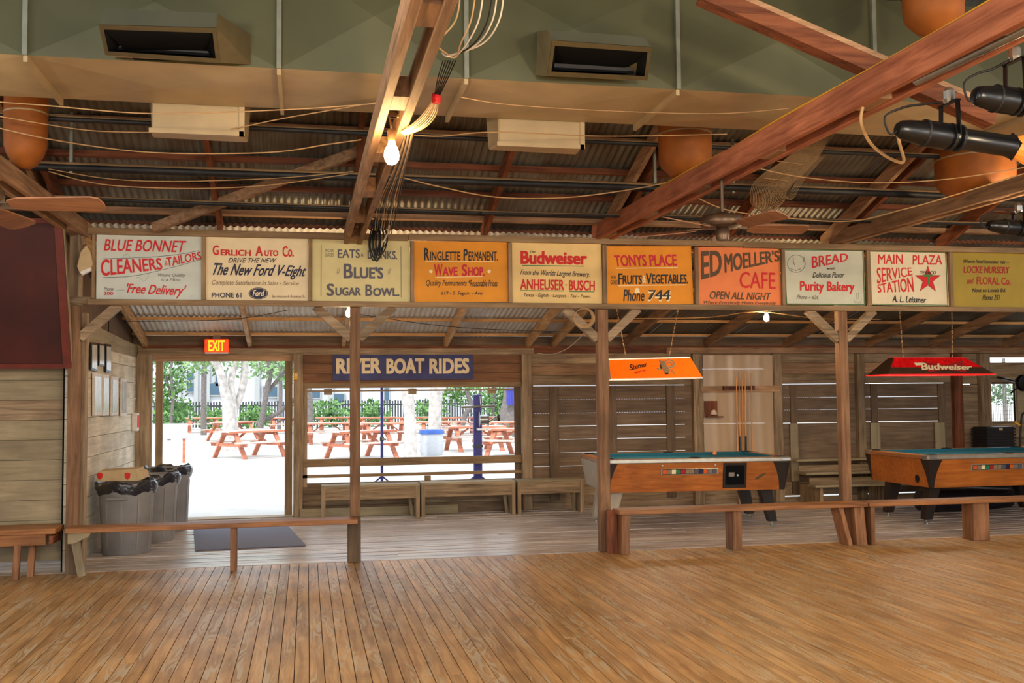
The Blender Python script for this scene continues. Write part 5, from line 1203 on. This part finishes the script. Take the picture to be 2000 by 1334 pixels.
# trees
def leaves(b, c, R, n, s):
    for _ in range(n):
        d = Vector((random.gauss(0, 1), random.gauss(0, 1), random.gauss(0, 1))); d = d.normalized()*R*random.random()**.5; p = Vector(c)+Vector((d.x, d.y, d.z*.7))
        a_ = Vector((random.uniform(-1, 1), random.uniform(-1, 1), random.uniform(-1, 1))).normalized(); e_ = a_.orthogonal().normalized()
        k = s*random.uniform(.6, 1.3); b.add([p-a_*k, p+e_*k*.45, p+a_*k, p-e_*k*.45], [(0, 1, 2, 3)])
def tree(label, trunks, Y, mat, crown, leafmat='leaf_green', cat='tree', s=.12):
    base = onY(trunks[0][0][0], trunks[0][0][1], Y); base.z = -.02
    t = thing('yard_tree', label, cat, base, 'trees in the yard')
    for k, tr in enumerate(trunks):
        P = [onY(x_, y_, Y+(0 if k == 0 else .2*k)) for x_, y_, w_ in tr]
        if k == 0 and P[0].z > 0: P[0].z = -.05
        R = [w_/2/2000*Y*1.02 for _, _, w_ in tr]
        B().tube(smooth_path(P, 3), [R[min(i//3, len(R)-1)]+(R[min(i//3+1, len(R)-1)]-R[min(i//3, len(R)-1)])*(i % 3)/3 for i in range(3*(len(P)-1)+1)], 10).build('trunk' if k == 0 else 'branch', mat, t, smooth=True)
    b = B()
    for x_, y_, R_, n in crown: leaves(b, onY(x_, y_, Y+.5), R_, n, s)
    if crown: b.build('foliage', leafmat, t, kind='stuff')
    return t
tree('pale forked tree seen in the middle of the doorway', [[(448,850,26),(446,800,22),(438,760,18),(425,715,14),(398,690,9)], [(456,845,20),(455,790,14),(452,740,12),(470,680,9)], [(458,800,14),(470,770,13),(478,730,14),(477,680,12),(480,600,9)], [(440,740,9),(420,700,8),(395,670,6)]], 34, 'bark_white', [(440,640,2.2,500), (500,650,2.4,500), (405,700,.8,120)], 'leaf_pale')
tree('leaning grey trunk at the right of the doorway view', [[(505,842,12),(520,770,10),(528,720,12),(520,690,8),(500,640,6)], [(520,770,8),(552,730,7),(580,700,5)], [(500,830,8),(545,805,8),(575,780,8)]], 46, 'bark_grey', [(540,700,1.6,400), (520,690,1.4,300)], 'leaf_pale')
tree('thin dark tree at the left of the doorway view', [[(330,842,6),(338,780,6),(334,720,5),(345,660,4)], [(338,780,4),(322,730,4),(318,690,3)]], 44, 'bark_grey', [(330,735,1.1,260), (326,770,.9,220), (345,700,1.2,260), (340,800,.9,200)])
tree('tall bare trunk left of the forked tree', [[(398,838,11),(398,760,10),(400,680,9),(402,600,8)]], 50, 'bark_grey', [(385,690,1.4,260), (415,665,1.5,260)])
tree('tree behind the forked tree, to its right', [[(545,835,8),(548,760,7),(546,690,6)]], 56, 'bark_grey', [(545,700,1.6,260), (560,730,1.2,200)])
tree('white-painted straight trunk in the middle of the window view', [[(803,890,27),(800,820,22),(796,757,24),(795,690,24),(795,600,20)]], 27, 'bark_white', [(795,620,1.5,200)], 'leaf_pale')
tree('white trunk rising behind the blue barrel', [[(848,850,26),(850,800,25),(852,757,26),(856,690,24),(860,600,20)]], 31, 'bark_white', [(860,620,1.5,200)], 'leaf_pale')
tree('thick rough trunk at the right edge of the window view', [[(990,868,50),(994,820,42),(1002,780,40),(1008,700,38),(1010,600,34)]], 42, 'bark_grey', [(1000,600,2,200)])
tree('grey trunk at the left edge of the window view', [[(604,832,16),(604,790,14),(600,740,14),(598,650,12)]], 44, 'bark_grey', [(600,680,1.5,260)])
tree('curved tree between barrel and blue mast', [[(898,838,12),(908,812,10),(920,790,10),(912,765,8),(918,735,7),(925,690,6)], [(918,792,7),(932,780,6),(940,760,5)]], 44, 'bark_grey', [(880,755,.9,160), (920,740,1.2,200), (895,775,.7,120)])
tree('dense green tree right of the blue mast', [[(962,842,7),(965,780,6),(963,720,6),(965,660,5)], [(985,840,5),(983,780,5),(985,700,4)]], 58, 'bark_grey', [(960,790,1.5,500), (985,770,1.4,450), (970,735,1.7,500), (1000,800,1.4,350), (975,820,1.2,300)])
# second, hazier group in the far right window
tree('tree seen through the small right-hand window', [[(1965,842,9),(1962,780,8),(1960,700,7)]], 40, 'bark_grey', [(1975,765,1.0,260), (1948,770,.7,160)])
# shrubs along the fence
for k, (x_, y_, R_, n, lab) in enumerate(((340,812,1.2,420,'low green shrub at the left of the doorway view'), (500,813,1.15,350,'green shrub behind the leaning trunk'), (418,818,1.0,280,'small shrub left of the forked tree'), (642,808,1.3,420,'shrub on the fence left in the window view'), (728,808,1.2,380,'shrub on the fence right of the second post'), (838,806,1.2,320,'shrub on the fence beside the white trunks'))):
    c_ = onY(x_, y_, 60); b = B(); leaves(b, c_, R_, n, .16); o = b.build('shrub', 'leaf_green'); tag(o, lab, 'shrub'); o['kind'] = 'thing'
# fence
t = thing('picket_fence', 'dark picket fence along the far side of the yard', 'fence', (0, 64, 0))
b = B(); X = -22
while X < 34: b.box(X, 64, -.02, X+.09, 64.04, 1.5+random.uniform(-.03, .03)); X += .17
b.build('pickets', 'fence_wood', t, kind='stuff')
for z_ in (.35, 1.2): B().box(-22, 64.05, z_, 34, 64.12, z_+.09).build('fence_rail', 'fence_wood', t)
# far building
t = thing('far_building', 'white building with blue-grey uprights beyond the fence', 'building', (2, 78, 0))
B().box(-30, 78, -.02, 46, 84, 16).build('wall', 'building_white', t)
for x_, w_ in ((405, .35), (503, .32), (546, .32), (383, .3), (647, .35), (700, .3), (880, .3), (350, .3)):
    p = onY(x_, 780, 77.9); B().box(p.x-w_/2, 77.75, 0, p.x+w_/2, 77.98, 15).build('upright', 'building_trim' if w_ > .4 else 'building_grey', t)
for x_, y_, w_, h_ in ((373,756,.7,.8),(372,735,.6,.7),(420,760,1.4,1.0),(660,778,1.1,.8),(755,770,.5,1.1),(430,740,.8,1.2),(530,765,1.3,.9),(615,770,.9,.7)):
    p = onY(x_, y_, 77.9)
    f_ = B().box(p.x-w_/2, 77.8, p.z-h_/2, p.x+w_/2, 77.98, p.z+h_/2).build('window', 'building_grey', t); B().box(p.x-w_/2+.08, 77.78, p.z-h_/2+.08, p.x+w_/2-.08, 77.8, p.z+h_/2-.08).build('pane', 'building_trim', f_).location = (0, 0, 0)
# blue barrel
p = onZ(843, 889, -.02); r_ = 23/2000*p.y
t = thing('blue_barrel', 'white barrel with a blue rim beside the white trunks', 'barrel', p)
B().lathe([(r_*.9, 0), (r_, .12), (r_*.98, .5), (r_*.97, .62)], p, 20).build('body', 'building_white', t, smooth=True); B().lathe([(r_*1.04, .60), (r_*1.06, .64), (r_*1.04, .72), (r_*.9, .73)], p, 20).build('rim', 'blue_barrel', t, smooth=True)
# blue sheet
p = onY(1004, 775, 41.4); t = thing('blue_tarp', 'dark blue panel hung on the trunk at the right edge of the window', 'tarp', p)
b = B()
for k in range(6): b.box(p.x-.31+k*.114, 41.4, p.z-.33, p.x-.31+k*.114+.104, 41.46+.02*(k % 2), p.z+.33)
b.build('panel', 'blue_paint', t); B().box(p.x-.33, 41.36, p.z+.29, p.x+.37, 41.44, p.z+.35).build('hem', 'navy_hem' if 'navy_hem' in MATS else 'blue_paint', t)
# crank mast and tripod pole just outside the window
Ym = 15.0
p = onY(933, 900, Ym); t = thing('crank_mast', 'thick dark blue crank mast with a winch outside the window', 'stand', (p.x, Ym, 0))
ztop = onY(933, 771, Ym).z; B().box(p.x-.062, Ym-.05, .1, p.x+.062, Ym+.05, ztop).build('mast', 'blue_paint', t, bevel=.008)
zc = onY(933, 795, Ym).z; B().tube([(p.x-.25, Ym-.07, zc), (p.x+.25, Ym-.07, zc+.01)], .02, 8).build('crossbar', 'steel', t)
zw = onY(940, 820, Ym).z; B().lathe([(.08,-.07),(.125,-.065),(.07,-.055),(.07,.055),(.125,.065),(.08,.07)], (p.x+.07, Ym-.12, zw+.01), 18, axis=0).build('winch_drum', 'steel', t, smooth=True)
B().box(p.x-.03, Ym-.2, zw-.15, p.x+.17, Ym-.04, zw-.12).build('winch_plate', 'steel', t); B().tube([(p.x+.14, Ym-.1, zw-.04), (p.x+.24, Ym-.12, zw+.03), (p.x+.28, Ym-.12, zw+.05)], .012, 8).build('crank_arm', 'steel', t); B().lathe([(.022,-.05),(.026,0),(.022,.05)], (p.x+.3, Ym-.12, zw+.03), 10).build('crank_grip', 'black_metal', t)
B().tube([(p.x+.03, Ym-.06, ztop-.02), (p.x+.05, Ym-.07, zw+.06)], .004, 6).build('wire_cable', 'steel', t)
zk = onY(933, 870, Ym).z; B().box(p.x-.07, Ym-.06, zk-.03, p.x+.075, Ym+.06, zk+.01).build('collar', 'black_metal', t)
zl = onY(933, 926, Ym).z
for a_ in (20, 160, 215, 325):
    q = math.radians(a_); B().beam((p.x, Ym, zl), (p.x+.65*math.cos(q), Ym+.3*math.sin(q), 0), .03, .03, up=(0, 1, 0)).build('leg', 'blue_paint', t)
p = onY(746, 900, Ym); t = thing('tripod_pole', 'thin dark pole on a tripod outside the window', 'stand', (p.x, Ym, 0))
B().tube([(p.x, Ym, .05), (p.x, Ym, 1.9)], .021, 10).build('pole', 'blue_paint', t); zk = onY(748, 857, Ym).z; B().lathe([(.03,-.03),(.032,0),(.03,.03)], (p.x, Ym, zk), 10).build('collar', 'black_metal', t); B().beam((p.x, Ym-.03, zk), (p.x+.06, Ym-.05, zk-.01), .02, .03).build('knob', 'steel', t)
zl = onY(746, 930, Ym).z
for a_ in (15, 165, 270): q = math.radians(a_); B().beam((p.x, Ym, zl), (p.x+.6*math.cos(q), Ym+.3*math.sin(q), 0), .022, .022, up=(0, 1, 0)).build('leg', 'blue_paint', t)
for c_ in list(bpy.data.meshes):
    if c_.users == 0: bpy.data.meshes.remove(c_)
